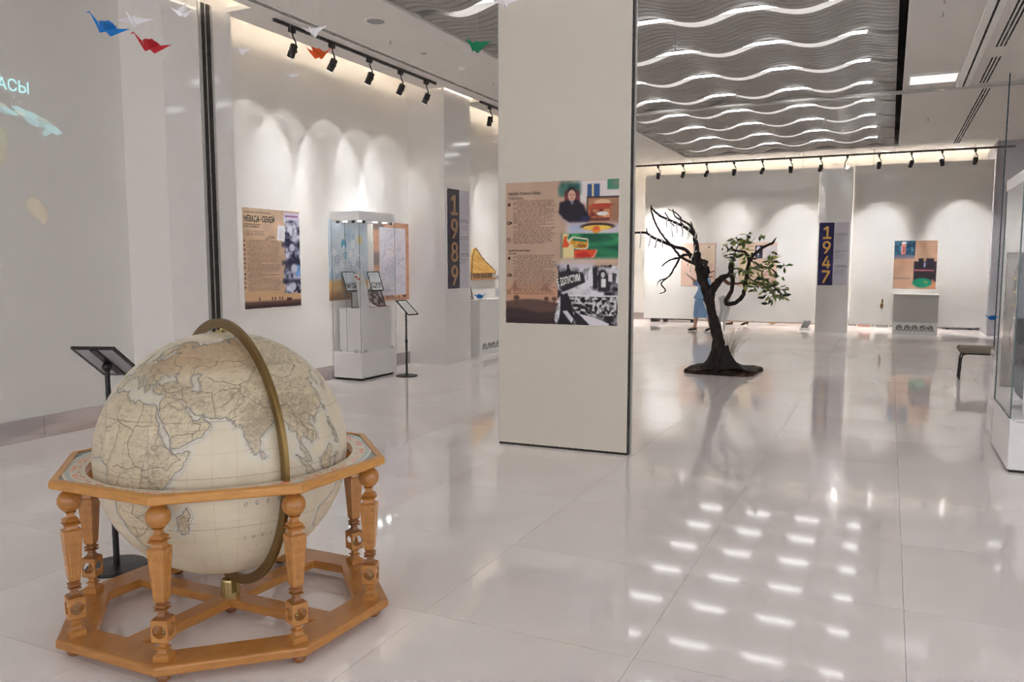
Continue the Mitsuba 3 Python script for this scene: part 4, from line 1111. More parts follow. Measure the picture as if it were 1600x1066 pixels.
t, M = poster('poster', 'wood patterned poster with a large white map behind the showcase, nearest the 1989 pilaster', (XG, 10.10, 1.06), RY, 0.985, 1.22, p)

# year signs


def year_sign(label, txt, o, r, w, h, strip, gold, seed):
    M = frame(o, r)
    t = thing('year_sign', label, 'sign')
    obj('board', moved(box(0, w, 0, h, 0, 0.012), M), 'mat_white', t)
    q = Print(50, 160, strip[0], seed)
    q.put((q.n(3, 6, seed) - 0.45) * 3, strip[1])
    q.put((q.n(3, 9, seed + 2) - 0.5) * 4, strip[2])
    sw = w * strip[3]
    g, c = q.mesh(sw, h)
    obj('strip', moved(g, M @ shift(0, 0, 0.0126)), 'mat_vcol', t, smooth=True, color=c)
    q = Print(60, 150, (206, 202, 212), seed + 1)
    for y, n in strip[4]:
        q.lines(0.08, 0.95, y, y + 0.045, 2, (96, 90, 100), 0.8, 0.5)
        q.lines(0.08, 0.85, y + 0.055, y + 0.055 + 0.02 * n, n, (150, 146, 156), 0.7, 0.5)
    g, c = q.mesh(w - sw, h)
    obj('text_panel', moved(g, M @ shift(sw, 0, 0.0126)), 'mat_vcol', t, smooth=True, color=c)
    dh = h * 0.205
    for i, ch in enumerate(txt):
        d = letters(ch, dh * 0.93, True, 0.012, center=True)
        ww = d.bounds[1][0] - d.bounds[0][0]
        d.apply_scale([min(sw * strip[5] / ww, 1.05), 1, 1])
        obj('digit', moved(d, M @ shift(sw * 0.54, h * (0.745 - 0.2345 * i), 0.013)), gold, t)
    return t


year_sign('tall 1989 sign with tan digits on a dark strip, on the left pilaster', '1989', (XP2, 11.155, 1.235), RY, 0.735, 1.60, [(58, 52, 66), (44, 40, 50), (70, 60, 96), 0.545, [(0.30, 3), (0.47, 5), (0.64, 3)], 0.55], 'mat_gold_dull', 5)
year_sign('tall 1947 sign with golden digits on a dark blue strip, on the far pillar', '1947', (-1.535, 20.3, 1.125), RX, 0.655, 1.47, [(36, 30, 82), (30, 24, 58), (52, 48, 116), 0.50, [(0.17, 5), (0.45, 4), (0.68, 5)], 0.56], 'mat_gold', 6)

# posters on the far panels
p = Print(70, 84, (222, 190, 172), 5)
p.mottle(0.05, 4, 4)
p.rect(0.55, 0.05, 0.97, 0.45, (232, 214, 190), 0.05, 0.8)
p.lines(0.5, 0.95, 0.18, 0.44, 8, (206, 176, 152), 0.5, 0.4)
p.lines(0.06, 0.9, 0.52, 0.80, 8, (206, 168, 150), 0.5, 0.4)
p.ell(0.79, 0.10, 0.02, 0.02, (70, 60, 60))
p.ell(0.20, 0.50, 0.02, 0.02, (120, 100, 96))
p.rect(0.97, 0, 1, 1, (170, 142, 134), 0.02)
t, M = poster('poster', 'pale pink poster on the far panel behind the leafless branches', (-4.975, 21.0, 1.04), RX, 0.905, 1.125, p)
p = Print(70, 84, (224, 196, 176), 6)
p.mottle(0.05, 4, 4)
p.rect(0.0, 0.10, 0.42, 1, (232, 216, 172), 0.2, 0.6)
p.lines(0.16, 0.42, 0.08, 0.10, 1, (150, 110, 98), 0.8, 0.6)
p.lines(0.06, 0.6, 0.45, 0.9, 12, (206, 182, 150), 0.5, 0.4)
p.rect(0.43, 0.07, 0.62, 0.36, (34, 34, 54), 0.01)
p.ell(0.51, 0.15, 0.055, 0.07, (206, 202, 206), 0.3)
p.poly([(0.44, 0.36), (0.50, 0.24), (0.56, 0.25), (0.62, 0.36)], (60, 60, 76))
p.poly([(0.49, 0.25), (0.53, 0.25), (0.50, 0.34)], (214, 212, 216))
p.rect(0.63, 0.08, 0.99, 0.38, (206, 198, 198), 0.02)
t, M = poster('poster', 'poster with a black and white portrait behind the leafy branches', (-3.49, 21.0, 1.04), RX, 0.93, 1.125, p)
p = Print(90, 110, (202, 164, 138), 7)
p.put((p.n(3, 14, 2) - 0.45) * 2, (196, 138, 102))
p.rect(0.0, 0.0, 0.49, 0.31, (36, 58, 88), 0.03)
p.photo(0.0, 0.0, 0.46, 0.28, 3, 12, (20, 36, 66), (70, 128, 142), 0.06, 2.0)
p.rect(0.0, 0.30, 0.48, 0.37, (92, 92, 122), 0.04, 0.8)
p.rect(0.17, 0.05, 0.27, 0.29, (226, 150, 140), 0.01)
p.ell(0.225, 0.05, 0.06, 0.03, (236, 226, 222), 0.3)
p.rect(0.21, 0.13, 0.235, 0.25, (130, 40, 50), 0.01)
p.rect(0.475, 0.43, 1.0, 0.86, (44, 34, 40), 0.03)
p.rect(0.58, 0.37, 0.69, 0.60, (34, 30, 40), 0.015)
p.rect(0.75, 0.37, 0.93, 0.60, (38, 30, 40), 0.015)
p.ell(0.72, 0.50, 0.025, 0.06, (150, 160, 196), 0.4)
p.rect(0.48, 0.60, 0.94, 0.625, (196, 116, 126), 0.015)
p.ell(0.68, 0.87, 0.22, 0.10, (26, 122, 92), 0.3)
p.ell(0.76, 0.86, 0.05, 0.03, (110, 150, 96), 0.5)
p.poly([(0.90, 0.80), (1, 0.86), (1, 1.0), (0.72, 1.0), (0.90, 0.92)], (206, 146, 112), 1, 1)
p.rect(0.0, 0.76, 0.42, 0.80, (150, 124, 124), 0.03, 0.6)
t, M = poster('poster', 'collage poster of dark pictures above the grey pedestal on the far panel', (0.09, 21.0, 1.045), RX, 0.90, 1.125, p)

# projected picture on the left wall: thin film that glows like the beam's image
scene['mat_beam'] = {'type': 'twosided', 'b': {'type': 'diffuse', 'reflectance': rgb(196, 192, 184)}}
pj = thing('projected_picture', 'faint projected map in cyan and yellow patches with lettering on the left wall', 'projection')
PJ = frame((XL + 0.0008, 0, 0), RY)


def patch(pts, c, s, z, seed):
    q = fractal(pts, seed, 0.16, 3, True)
    obj('patch', moved(extrude(Polygon(q).buffer(0), 0, 0.0004), PJ @ shift(0, 0, z)), 'mat_beam', pj, emitter=glow(lin(*c), s))


CY, YE = (150, 225, 235), (225, 205, 120)
rp = np.random.default_rng(5)
for q in range(15):
    f = q / 14
    yc, zc = 4.30 + 0.80 * f + rp.normal(0, 0.03), 3.10 - 0.20 * f ** 1.5 + rp.normal(0, 0.022)
    L, W = rp.uniform(0.14, 0.26), rp.uniform(0.016, 0.04)
    dz = -0.28 * L
    patch([(yc - L / 2, zc - dz / 2), (yc - L / 5, zc - dz / 4 + W), (yc + L / 4, zc + dz / 4 + W), (yc + L / 2, zc + dz / 2), (yc + L / 5, zc + dz / 4 - W), (yc - L / 4, zc - dz / 4 - W)], CY if q % 3 else (190, 225, 205), rp.uniform(0.10, 0.24), 0.0003 * q, q)
patch([(5.03, 2.90), (5.08, 2.87), (5.0, 2.82), (4.98, 2.87)], CY, 0.16, 0.0048, 33)
patch([(4.1, 2.85), (4.40, 2.90), (4.60, 2.80), (4.66, 2.62), (4.55, 2.50), (4.50, 2.40), (4.1, 2.35)], YE, 0.055, 0.0054, 35)
patch([(4.50, 2.86), (4.62, 2.86), (4.68, 2.76), (4.56, 2.70)], (200, 225, 150), 0.06, 0.006, 36)
patch([(4.78, 2.20), (4.84, 2.26), (4.90, 2.24), (4.98, 2.16), (4.99, 2.06), (4.94, 2.00), (4.90, 2.06), (4.84, 2.08)], (235, 200, 140), 0.075, 0.0066, 37)
tx = letters('АСЫ', 0.105, False, 0.0004, 0.285)
obj('lettering', moved(tx, PJ @ shift(4.585, 3.19, 0.0072)), 'mat_beam', pj, emitter=glow(lin(*CY), 0.5))

# ------------------------------------------------------------------ glass showcases


def framed(label, o, r, u, w, h, pr=None, bar=0.010, depth=0.012, prop=0.0, name='framed_document', cat_='picture frame', grp=None, sheet=(226, 226, 230), fb='mat_black'):
    """A framed sheet; (o, r, u) its lower left corner, reading direction and up direction."""
    M = frame(o, r, u)
    t = thing(name, label, cat_, grp)
    obj('frame', cat(*[moved(q, M) for q in (box(0, w, 0, bar, 0, depth), box(0, w, h - bar, h, 0, depth), box(0, bar, bar, h - bar, 0, depth), box(w - bar, w, bar, h - bar, 0, depth), box(bar, w - bar, bar, h - bar, 0, 0.003))]), fb, t)
    q = pr or Print(24, 30, sheet, 1)
    g, c = q.mesh(w - 2 * bar, h - 2 * bar)
    obj('sheet', moved(g, M @ shift(bar, bar, 0.0036)), 'mat_vcol', t, smooth=True, color=c)
    if prop:
        p0, n = np.array(o) + M[:3, 0] * w / 2 + M[:3, 1] * h * 0.55, M[:3, 2]
        p1 = p0 - n * prop
        p1[2] = o[2] + 0.004
        obj('strut', tube([p0 - n * 0.002, p1], 0.006, 6), 'mat_stem_brown', t)
    return t


# left showcase
CX0, CX1, CY0, CY1 = -7.085, -6.60, 9.07, 9.95
sc_ = thing('showcase', 'tall glass showcase on a white base by the gallery wall', 'display case')
obj('base', box(CX0, CX1, CY0, CY1, 0.035, 0.40, 0.006), 'mat_white_case', sc_)
obj('toe', box(CX0 + 0.01, CX1 - 0.04, CY0 + 0.04, CY1 - 0.04, 0.0, 0.036), 'mat_dark', sc_)
obj('header', box(CX0, CX1, CY0, CY1, 2.235, 2.36, 0.004), 'mat_white_case', sc_)
obj('pane', pane(CX1 - CX0 - 0.01, 1.834, frame((CX0 + 0.005, CY0 + 0.006, 0.4005), RX)), 'mat_glass', sc_)
obj('pane', pane(CY1 - CY0 - 0.012, 1.834, frame((CX1 - 0.006, CY0 + 0.006, 0.4005), RY)), 'mat_glass', sc_)
obj('pane', pane(CX1 - CX0 - 0.01, 1.834, frame((CX1 - 0.005, CY1 - 0.006, 0.4005), (-1, 0, 0))), 'mat_glass', sc_)
for x, y in ((CX1 - 0.005, CY0 + 0.005), (CX0 + 0.004, CY0 + 0.005), (CX1 - 0.005, CY1 - 0.005), (CX0 + 0.24, CY0 + 0.0055)):
    obj('glass_edge', box(x - 0.002, x + 0.002, y - 0.002, y + 0.002, 0.4, 2.2355), 'mat_edge', sc_)
for x, y in ((CX0 + 0.12, CY0), (CX0 + 0.38, CY0), (CX1, CY0 + 0.1), (CX1, CY1 - 0.12)):
    for z in (0.40, 2.20):
        obj('clip', box(x - 0.018, x + 0.012, y - 0.006, y + 0.03, z, z + 0.035, 0.002), 'mat_alu' if z < 1 else 'mat_black', sc_)
obj('shelf', box(CX0 + 0.03, CX1 - 0.02, CY0 + 0.05, CY1 - 0.05, 1.242, 1.248), 'mat_glass_solid' if 0 else 'mat_edge_clear', sc_)
scene['mat_edge_clear'] = {'type': 'thindielectric', 'int_ior': 1.5}
for x, y in ((-6.97, 9.25), (-6.72, 9.25), (-6.72, 9.62), (-6.72, 9.86)):
    lp = obj('lamp', lathe([(0, -0.014), (0.03, -0.012), (0.032, 0), (0, 0)], 20, (x, y, 2.2352)), 'mat_lamp', sc_, emitter=glow((0.95, 1.0, 1.0), 14.0))
pl = thing('plinth', 'white plinth inside the glass showcase under the framed documents', 'plinth')
obj('body', box(CX0 + 0.05, CX1 - 0.045, CY0 + 0.09, CY1 - 0.06, 0.4006, 1.014, 0.004), 'mat_white_case', pl)


def doc(seed, base=(226, 228, 232), lo=(60, 62, 66)):
    q = Print(30, 40, base, seed)
    q.lines(0.15, 0.9, 0.12, 0.36, 5, (140, 150, 190), 0.8, 0.4)
    q.photo(0.08, 0.55, 0.95, 0.88, seed, 8, lo, (206, 208, 214), 0.1, 2)
    return q


ln = math.radians(24)


def lean(r, back):
    return tuple(np.array([0, 0, 1.0]) * math.cos(ln) + np.array(back) * math.sin(ln))


framed('black framed document on the glass shelf of the showcase, left one with a strut', (-6.98, 9.26, 1.2485), (0.35, 0.94, 0), lean(0, (-0.94, 0.35, 0)), 0.21, 0.30, doc(3, (206, 214, 218)), prop=0.16)
framed('black framed document on the glass shelf of the showcase, right one with blue lettering', (-6.73, 9.52, 1.2485), (0.35, 0.94, 0), lean(0, (-0.94, 0.35, 0)), 0.21, 0.30, doc(4), prop=0.16)
t = thing('shelf_card', 'pale grey card with red paper on the glass shelf between the framed documents', 'card')
Mc = frame((-6.83, 9.33, 1.2485), (0.35, 0.94, 0), lean(0, (-0.94, 0.35, 0)))
obj('card', moved(box(0, 0.17, 0, 0.27, 0, 0.004), Mc), 'mat_plinth_grey', t)
obj('red_mark', moved(cat(box(0.01, 0.05, 0.20, 0.23, 0.004, 0.006), box(0.05, 0.08, 0.17, 0.20, 0.004, 0.006)), Mc), 'mat_red', t)
q = Print(40, 30, (140, 124, 122), 3)
q.photo(0.05, 0.05, 0.95, 0.95, 17, 9, (60, 52, 54), (200, 186, 186), 0.1, 2)
framed('wide dark framed photograph at the back of the plinth in the showcase', (-6.80, 9.53, 1.0145), (0.25, 0.97, 0), lean(0, (-0.97, 0.25, 0)), 0.33, 0.26, q, prop=0.1)
framed('grey framed sheet standing on the plinth, at the left in the showcase', (-6.85, 9.20, 1.0145), (0.55, 0.83, 0), (0, 0, 1), 0.17, 0.235, Print(10, 14, (170, 172, 168), 2), prop=0.0)
framed('tall white brochure standing on the plinth in the showcase', (-6.73, 9.22, 1.0145), (0.4, 0.92, 0), lean(0, (-0.92 * 0.5, 0.4 * 0.5, 0)), 0.16, 0.32, Print(10, 14, (206, 204, 208), 5), bar=0.002, depth=0.006, name='brochure', cat_='brochure', fb='mat_white')
t = thing('open_folder', 'dark red folder lying open on the plinth in the showcase', 'folder')
obj('cover', cat(hull([(-6.69, 9.40, 1.0145), (-6.69, 9.62, 1.0145), (-6.76, 9.40, 1.10), (-6.76, 9.62, 1.03), (-6.695, 9.40, 1.0145), (-6.78, 9.40, 1.0145), (-6.78, 9.52, 1.0145)]), box(-6.77, -6.665, 9.60, 9.86, 1.0145, 1.020)), 'mat_red', t)
obj('sheet', hull([(-6.688, 9.43, 1.02), (-6.688, 9.60, 1.02), (-6.755, 9.43, 1.098), (-6.755, 9.60, 1.04), (-6.686, 9.43, 1.024), (-6.686, 9.60, 1.024), (-6.753, 9.43, 1.102), (-6.753, 9.60, 1.044)]), 'mat_white', t)

# right showcase
RX0, RX1, RY0, RY1 = 0.905, 1.80, 7.26, 8.30
rc = thing('showcase', 'large glass showcase with a dark uniform at the right edge', 'display case')
obj('base', box(RX0, RX1, RY0, RY1, 0.02, 0.43, 0.006), 'mat_white_case', rc)
obj('toe', box(RX0 + 0.02, RX1 - 0.02, RY0 + 0.012, RY1 - 0.02, 0.0, 0.021), 'mat_dark', rc)
obj('header', box(RX0, RX1, RY0, RY1, 2.275, 2.37, 0.004), 'mat_white_case', rc)
obj('pane', pane(RY1 - RY0 - 0.012, 1.845, frame((RX0 + 0.006, RY1 - 0.006, 0.4305), (0, -1, 0))), 'mat_glass_low_reflect', rc)
obj('pane', pane(RX1 - RX0 - 0.012, 1.845, frame((RX0 + 0.006, RY0 + 0.006, 0.4305), RX)), 'mat_glass', rc)
obj('back_panel', box(RX0 + 0.01, RX1, RY1 - 0.03, RY1 - 0.001, 0.4305, 2.2745), 'mat_white_case', rc)
for x, y in ((RX0 + 0.005, RY0 + 0.005), (RX0 + 0.005, RY1 - 0.004)):
    obj('glass_edge', box(x - 0.005, x + 0.005, y - 0.005, y + 0.005, 0.43, 2.2755), 'mat_edge', rc)
obj('glass_edge', box(RX0 - 0.003, RX0 + 0.003, RY0, RY1, 0.43, 0.437), 'mat_edge', rc)
obj('lock', cat(box(RX0 + 0.05, RX0 + 0.10, RY0 - 0.006, RY0 + 0.001, 0.40, 0.415), cyl((RX0 + 0.03, RY0 - 0.006, 0.42), (RX0 + 0.03, RY0 + 0.001, 0.42), 0.008, 10)), 'mat_alu', rc)
obj('lamp', lathe([(0, -0.014), (0.03, -0.012), (0.032, 0), (0, 0)], 20, (1.2, 7.6, 2.2752)), 'mat_lamp', rc, emitter=glow((0.95, 1.0, 1.0), 3.0))
obj('lamp', lathe([(0, -0.014), (0.03, -0.012), (0.032, 0), (0, 0)], 20, (1.02, 7.4, 2.2752)), 'mat_lamp', rc, emitter=glow((0.95, 1.0, 1.0), 3.0))
un = thing('uniform', 'dark blue grey uniform on a stand inside the right showcase', 'uniform')


def bones(B, edge, taub=12):
    M = m3.Manifold()
    for (a, ra), (b, rb) in B:
        s = [m3.Manifold.sphere(r, 20).translate(list(map(float, c))) for c, r in ((a, ra), (b, rb))]
        M += m3.Manifold.batch_hull(s)
    t = man(M.refine_to_length(edge))
    t.merge_vertices()
    if taub:
        trimesh.smoothing.filter_taubin(t, iterations=taub)
    return t


UM = shift(1.10, 7.80, 0) @ rotz(-PI / 2)      # built facing -y, turned to face the left side pane
ub = bones([(((-0.18, 0, 1.62), 0.07), ((0.18, 0, 1.62), 0.07)), (((0, 0, 1.58), 0.15), ((0, 0, 1.15), 0.13)), (((0, 0, 1.15), 0.135), ((0, 0, 0.92), 0.16)), (((-0.18, 0, 1.60), 0.07), ((-0.22, -0.05, 1.28), 0.06)), (((-0.22, -0.05, 1.28), 0.06), ((-0.19, -0.09, 1.03), 0.045)), (((0.18, 0, 1.60), 0.07), ((0.24, -0.05, 1.28), 0.06)), (((0.24, -0.05, 1.28), 0.06), ((0.2, -0.09, 1.03), 0.045)), (((0, 0, 1.62), 0.07), ((0, 0, 1.71), 0.06))], 0.03)
v = ub.vertices
v[:, 0] += 0.03 * (meshkit.fbm(v * np.array([9, 9, 2.5]), 3, 4) - 0.5)
v[:, 1] += 0.03 * (meshkit.fbm(v * np.array([9, 9, 2.5]) + 7, 3, 6) - 0.5)
obj('jacket', moved(ub, UM), 'mat_uniform', un, smooth=True)
tr = bones([(((-0.08, 0, 0.95), 0.115), ((-0.09, 0, 0.60), 0.10)), (((0.08, 0, 0.95), 0.115), ((0.09, 0, 0.60), 0.10))], 0.03)
obj('trousers', moved(tr, UM), 'mat_uniform_dark', un, smooth=True)
obj('stand', moved(cat(cyl((0, 0, 0.44), (0, 0, 0.7), 0.02, 12), cyl((0, 0, 0.4306), (0, 0, 0.445), 0.13, 28), cyl((0, 0, 1.70), (0, 0, 1.80), 0.012, 10)), UM), 'mat_alu', un)
obj('buttons', moved(cat(*[moved(trimesh.creation.icosphere(1, 0.010), shift(0, -0.146 + 0.004 * k, 1.52 - 0.11 * k)) for k in range(4)]), UM), 'mat_brass_bright', un)
t = thing('backdrop_board', 'dark green board standing behind the uniform in the right showcase', 'board')
obj('panel', box(RX0 + 0.03, RX1 - 0.1, RY1 - 0.075, RY1 - 0.05, 0.55, 1.74, 0.003), 'mat_uniform_dark', t)
obj('foot', box(RX0 + 0.3, RX0 + 0.6, RY1 - 0.09, RY1 - 0.035, 0.4306, 0.5505), 'mat_grey', t)
t = thing('plinth', 'small white plinth inside the right showcase in front of the uniform', 'plinth')
obj('body', box(1.02, 1.28, 7.31, 7.52, 0.4306, 0.86, 0.004), 'mat_white', t)

# brochure rack beyond the right showcase
rk = thing('brochure_rack', 'clear rack of tilted brochures beyond the right showcase', 'brochure rack')
obj('base', box(0.93, 1.32, 8.62, 9.05, 0.0, 0.32, 0.03), 'mat_white_case', rk)
obj('pane', pane(0.42, 0.5, frame((0.935, 9.04, 0.3205), (0, -1, 0))), 'mat_glass', rk)
obj('pane', pane(0.37, 0.5, frame((0.935, 8.63, 0.3205), RX)), 'mat_glass', rk)
obj('post', cat(cyl((1.12, 8.84, 0.32), (1.12, 8.84, 1.0), 0.012, 10)), 'mat_alu', rk)
obj('tray', cat(*[hull([(0.96, 8.66 + 0.1 * k, 0.72), (1.28, 8.66 + 0.1 * k, 0.72), (0.96, 8.68 + 0.1 * k, 0.90), (1.28, 8.68 + 0.1 * k, 0.90), (0.96, 8.664 + 0.1 * k, 0.72), (1.28, 8.664 + 0.1 * k, 0.72), (0.96, 8.684 + 0.1 * k, 0.90), (1.28, 8.684 + 0.1 * k, 0.90)]) for k in range(4)]), 'mat_alu', rk)
for k in range(4):
    q = Print(20, 26, (196, 198, 204), 30 + k)
    q.photo(0.1, 0.1, 0.9, 0.9, 40 + k, 7, (60, 66, 80), (214, 214, 220), 0, 2)
    framed(f'{ORD[k]} printed brochure from the front in the clear rack', (0.965, 8.672 + 0.1 * k - 0.012, 0.725), RX, (0, 0.11, 1), 0.14, 0.21, q, bar=0.004, depth=0.005, name='brochure', cat_='brochure', grp='brochures in the clear rack', fb='mat_white')

# glass partition and column on the right
gp = thing('glass_partition', 'clear glass partition with a blue edge on the right', 'glass partition')
obj('pane', pane(2.8, 4.34, frame((1.45, 13.6, 0.005), RX)), 'mat_glass', gp)
obj('edge', box(1.435, 1.45, 13.592, 13.608, 0.0, ZC), 'mat_edge_blue', gp, label='dark blue glass edge')
obj('shoe', box(1.45, 4.29, 13.58, 13.62, 0.0, 0.02), 'mat_alu', gp)
cl = thing('column', 'round grey column behind the glass partition', 'column')
obj('shaft', lathe([(0, 0), (0.16, 0), (0.16, ZC), (0, ZC)], 40, (1.93, 14.2, 0)), 'mat_grey', cl, smooth=30)
obj('collar', lathe([(0.1605, 3.6), (0.17, 3.6), (0.17, 3.68), (0.1605, 3.68)], 32, (1.93, 14.2, 0)), 'mat_alu', cl, smooth=30)
obj('plinth_ring', lathe([(0.1605, 0), (0.18, 0), (0.175, 0.08), (0.1605, 0.08)], 32, (1.93, 14.2, 0)), 'mat_alu', cl, smooth=30)

# bench
bn_ = thing('bench', 'low taupe upholstered bench with thin black legs at the right', 'bench')
obj('cushion', box(0.935, 2.35, 12.80, 13.22, 0.385, 0.465, 0.025), 'mat_seat', bn_, smooth=40)
obj('frame', box(0.97, 2.31, 12.84, 13.18, 0.362, 0.386), 'mat_black', bn_)
for x, y in ((0.99, 12.87), (0.99, 13.14), (2.29, 12.87), (2.29, 13.14)):
    s = -1 if x < 1.5 else 1
    obj('leg', tube([(x - s * 0.05, y, 0.37), (x, y, 0.35), (x + s * 0.012, y, 0.30), (x + s * 0.03, y, 0.0)], 0.012, 10), 'mat_black', bn_, smooth=40)

# ------------------------------------------------------------------ text stands


def text_stand(label, x, y, h, yaw, tilt, pw, ph, sheet='mat_white'):
    t = thing('text_stand', label, 'sign stand')
    M0 = shift(x, y, 0)
    obj('base', moved(lathe([(0, 0), (0.155, 0), (0.158, 0.006), (0.150, 0.016), (0.03, 0.022), (0, 0.022)], 40), M0), 'mat_black', t, smooth=30)
    obj('pole', moved(cat(cyl((0, 0, 0.021), (0, 0, h * 0.5), 0.016, 16), cyl((0, 0, h * 0.5), (0, 0, h * 0.55), 0.020, 16), cyl((0, 0, h * 0.55), (0, 0, h), 0.013, 16)), M0), 'mat_black', t, smooth=30)
    obj('joint', moved(moved(trimesh.creation.icosphere(2, 0.026), shift(0, 0, h)), M0), 'mat_black', t, smooth=True)
    # plate: reading direction r, up direction u, normal towards the reader
    n = np.array([math.cos(yaw) * math.sin(tilt), math.sin(yaw) * math.sin(tilt), math.cos(tilt)])
    r = np.array([-math.sin(yaw), math.cos(yaw), 0])
    u = np.cross(n, r)
    M = np.eye(4)
    M[:3, 0], M[:3, 1], M[:3, 2], M[:3, 3] = r, u, n, np.array([x, y, h]) + n * 0.026
    b = 0.014
    obj('frame', cat(*[moved(q, M) for q in (box(-pw / 2, pw / 2, -ph / 2, -ph / 2 + b, 0, 0.014), box(-pw / 2, pw / 2, ph / 2 - b, ph / 2, 0, 0.014), box(-pw / 2, -pw / 2 + b, -ph / 2 + b, ph / 2 - b, 0, 0.014), box(pw / 2 - b, pw / 2, -ph / 2 + b, ph / 2 - b, 0, 0.014), box(-0.02, 0.02, -ph / 2 + b, ph / 2 - b, -0.006, 0.001))]), 'mat_black', t)
    obj('back', moved(box(-pw / 2 + b, pw / 2 - b, -ph / 2 + b, ph / 2 - b, 0.002, 0.007), M), 'mat_grey', t)
    obj('sheet', moved(box(-pw / 2 + b, pw / 2 - b, -ph / 2 + b, ph / 2 - b, 0.0072, 0.010), M), sheet, t)
    return t


text_stand('black text stand seen from behind, left of the globe', -3.735, 2.875, 1.10, math.radians(110.4), math.radians(32.8), 0.235, 0.325)
text_stand('black text stand with a white sheet in front of the map poster', -6.33, 9.80, 0.98, math.radians(-7.5), math.radians(41), 0.225, 0.31)

# wall socket
t = thing('socket', 'white wall socket near the floor left of the 1989 pilaster', 'socket')
obj('plate', box(XG, XG + 0.008, 10.93, 11.01, 0.34, 0.43, 0.002), 'mat_white', t)
obj('insert', box(XG + 0.008, XG + 0.010, 10.952, 10.988, 0.365, 0.405), 'mat_grey', t)

# ------------------------------------------------------------------ pedestal with a small display, and the straw hut picture


def swirl_strip(w, h, n):
    out = []
    for k in range(n):
        cx = (k + 0.5) * w / n
        s = 1 if k % 2 else -1
        q = np.linspace(0, 1, 22)
        pts = [(cx + s * (0.42 * w / n) * (1 - 0.8 * a) * math.cos(1.5 * 2 * PI * a), h / 2 + 0.45 * h * (1 - 0.8 * a) * math.sin(1.5 * 2 * PI * a), 0.004) for a in q]
        out.append(tube(pts, 0.008, 6))
        out.append(tube([(cx - 0.5 * w / n, h * 0.15, 0.004), (cx, h * 0.9, 0.004), (cx + 0.5 * w / n, h * 0.15, 0.004)], 0.006, 6))
    return cat(*out)


t = thing('pedestal', 'white pedestal with swirling ornament, below the straw hut picture', 'pedestal')
obj('body', box(-7.06, -6.52, 12.48, 13.35, 0.0, 0.975, 0.006), 'mat_white', t)
obj('top', box(-7.07, -6.50, 12.46, 13.37, 0.9755, 0.993, 0.004), 'mat_white', t)
obj('ornament', moved(swirl_strip(0.7, 0.16, 4), frame((-6.5185, 12.57, 0.07), RY)), 'mat_grey', t)
framed('small black framed sheet on the pedestal with the blue paper crane', (-6.88, 12.62, 0.994), (0.5, 0.86, 0), lean(0, (-0.86, 0.5, 0)), 0.16, 0.24, doc(8), prop=0.12)
t = thing('hut_picture', 'golden carved picture of a straw roofed hut on the wall beyond the 1989 pilaster', 'relief')
HM = frame((XG, 13.2, 1.33), RY)
roof = Polygon([(0.0, 0.16), (0.02, 0.44), (0.10, 0.58), (0.16, 0.60), (0.24, 0.55), (0.42, 0.42), (0.62, 0.32), (0.84, 0.23), (1.0, 0.14), (1.0, 0.12), (0.0, 0.12)])
hk = roof.exterior
obj('roof', moved(extrude(roof, 0, 0.04), HM), 'mat_straw', t)


def straw(p, n, uv):
    g = fbm(p.y * 6, p.z * 40 + p.y * 14, 1.0, octaves=3)
    return mix(lin(196, 132, 40), lin(240, 200, 110), g)


pbr('mat_straw', mikit.proc(straw), 0.5)
obj('roof_edge', moved(tube([(x, y, 0.04) for x, y in roof.exterior.coords], 0.009, 6), HM), 'mat_wood_dark', t)
for k in range(9):
    obj('pillar', moved(box(0.04 + 0.1 * k, 0.09 + 0.1 * k, 0.03, 0.12, 0, 0.025), HM), 'mat_gold_dull', t)
obj('floor', moved(box(0.0, 1.0, 0.0, 0.03, 0, 0.05, 0.004), HM), 'mat_wood', t)
t = thing('wall_label', 'small grey label on the wall beside the straw hut picture', 'label')
obj('card', box(XG, XG + 0.004, 14.30, 14.44, 1.33, 1.40), 'mat_grey', t)
t = thing('wall_label', 'grey label below the straw hut picture, beside the pedestal', 'label')
obj('card', box(XG, XG + 0.004, 14.26, 14.40, 0.98, 1.14), 'mat_lilac', t)

# pedestal under the collage poster, its body greyed for the shaded front
t = thing('pedestal', 'pedestal with shade put into its grey body and dark swirling ornament, under the collage poster', 'pedestal')
obj('body', box(0.12, 1.04, 20.40, 20.96, 0.0, 0.915, 0.004), 'mat_plinth_grey', t)  # shade of the front put into the grey; the lit top stays white
obj('top', box(0.11, 1.05, 20.39, 20.97, 0.9155, 0.935, 0.003), 'mat_white', t)
obj('foot_strip', box(0.12, 1.04, 20.396, 20.3995, 0.0, 0.29), 'mat_white', t)
obj('ornament', moved(swirl_strip(0.80, 0.18, 5), frame((0.18, 20.3955, 0.06), RX)), 'mat_grey_dark', t)
pbr('mat_grey_dark', (84, 80, 78), 0.5)
t = thing('tiny_figure', 'tiny dark ornament hung on the white panel left of the grey pedestal', 'ornament')
obj('body', cat(moved(trimesh.creation.icosphere(2, 1.0), shift(-0.13, 20.985, 0.63) @ np.diag([0.03, 0.014, 0.07, 1])), moved(trimesh.creation.icosphere(2, 1.0), shift(-0.12, 20.985, 0.75) @ np.diag([0.02, 0.014, 0.05, 1]))), 'mat_brass', t, smooth=True)

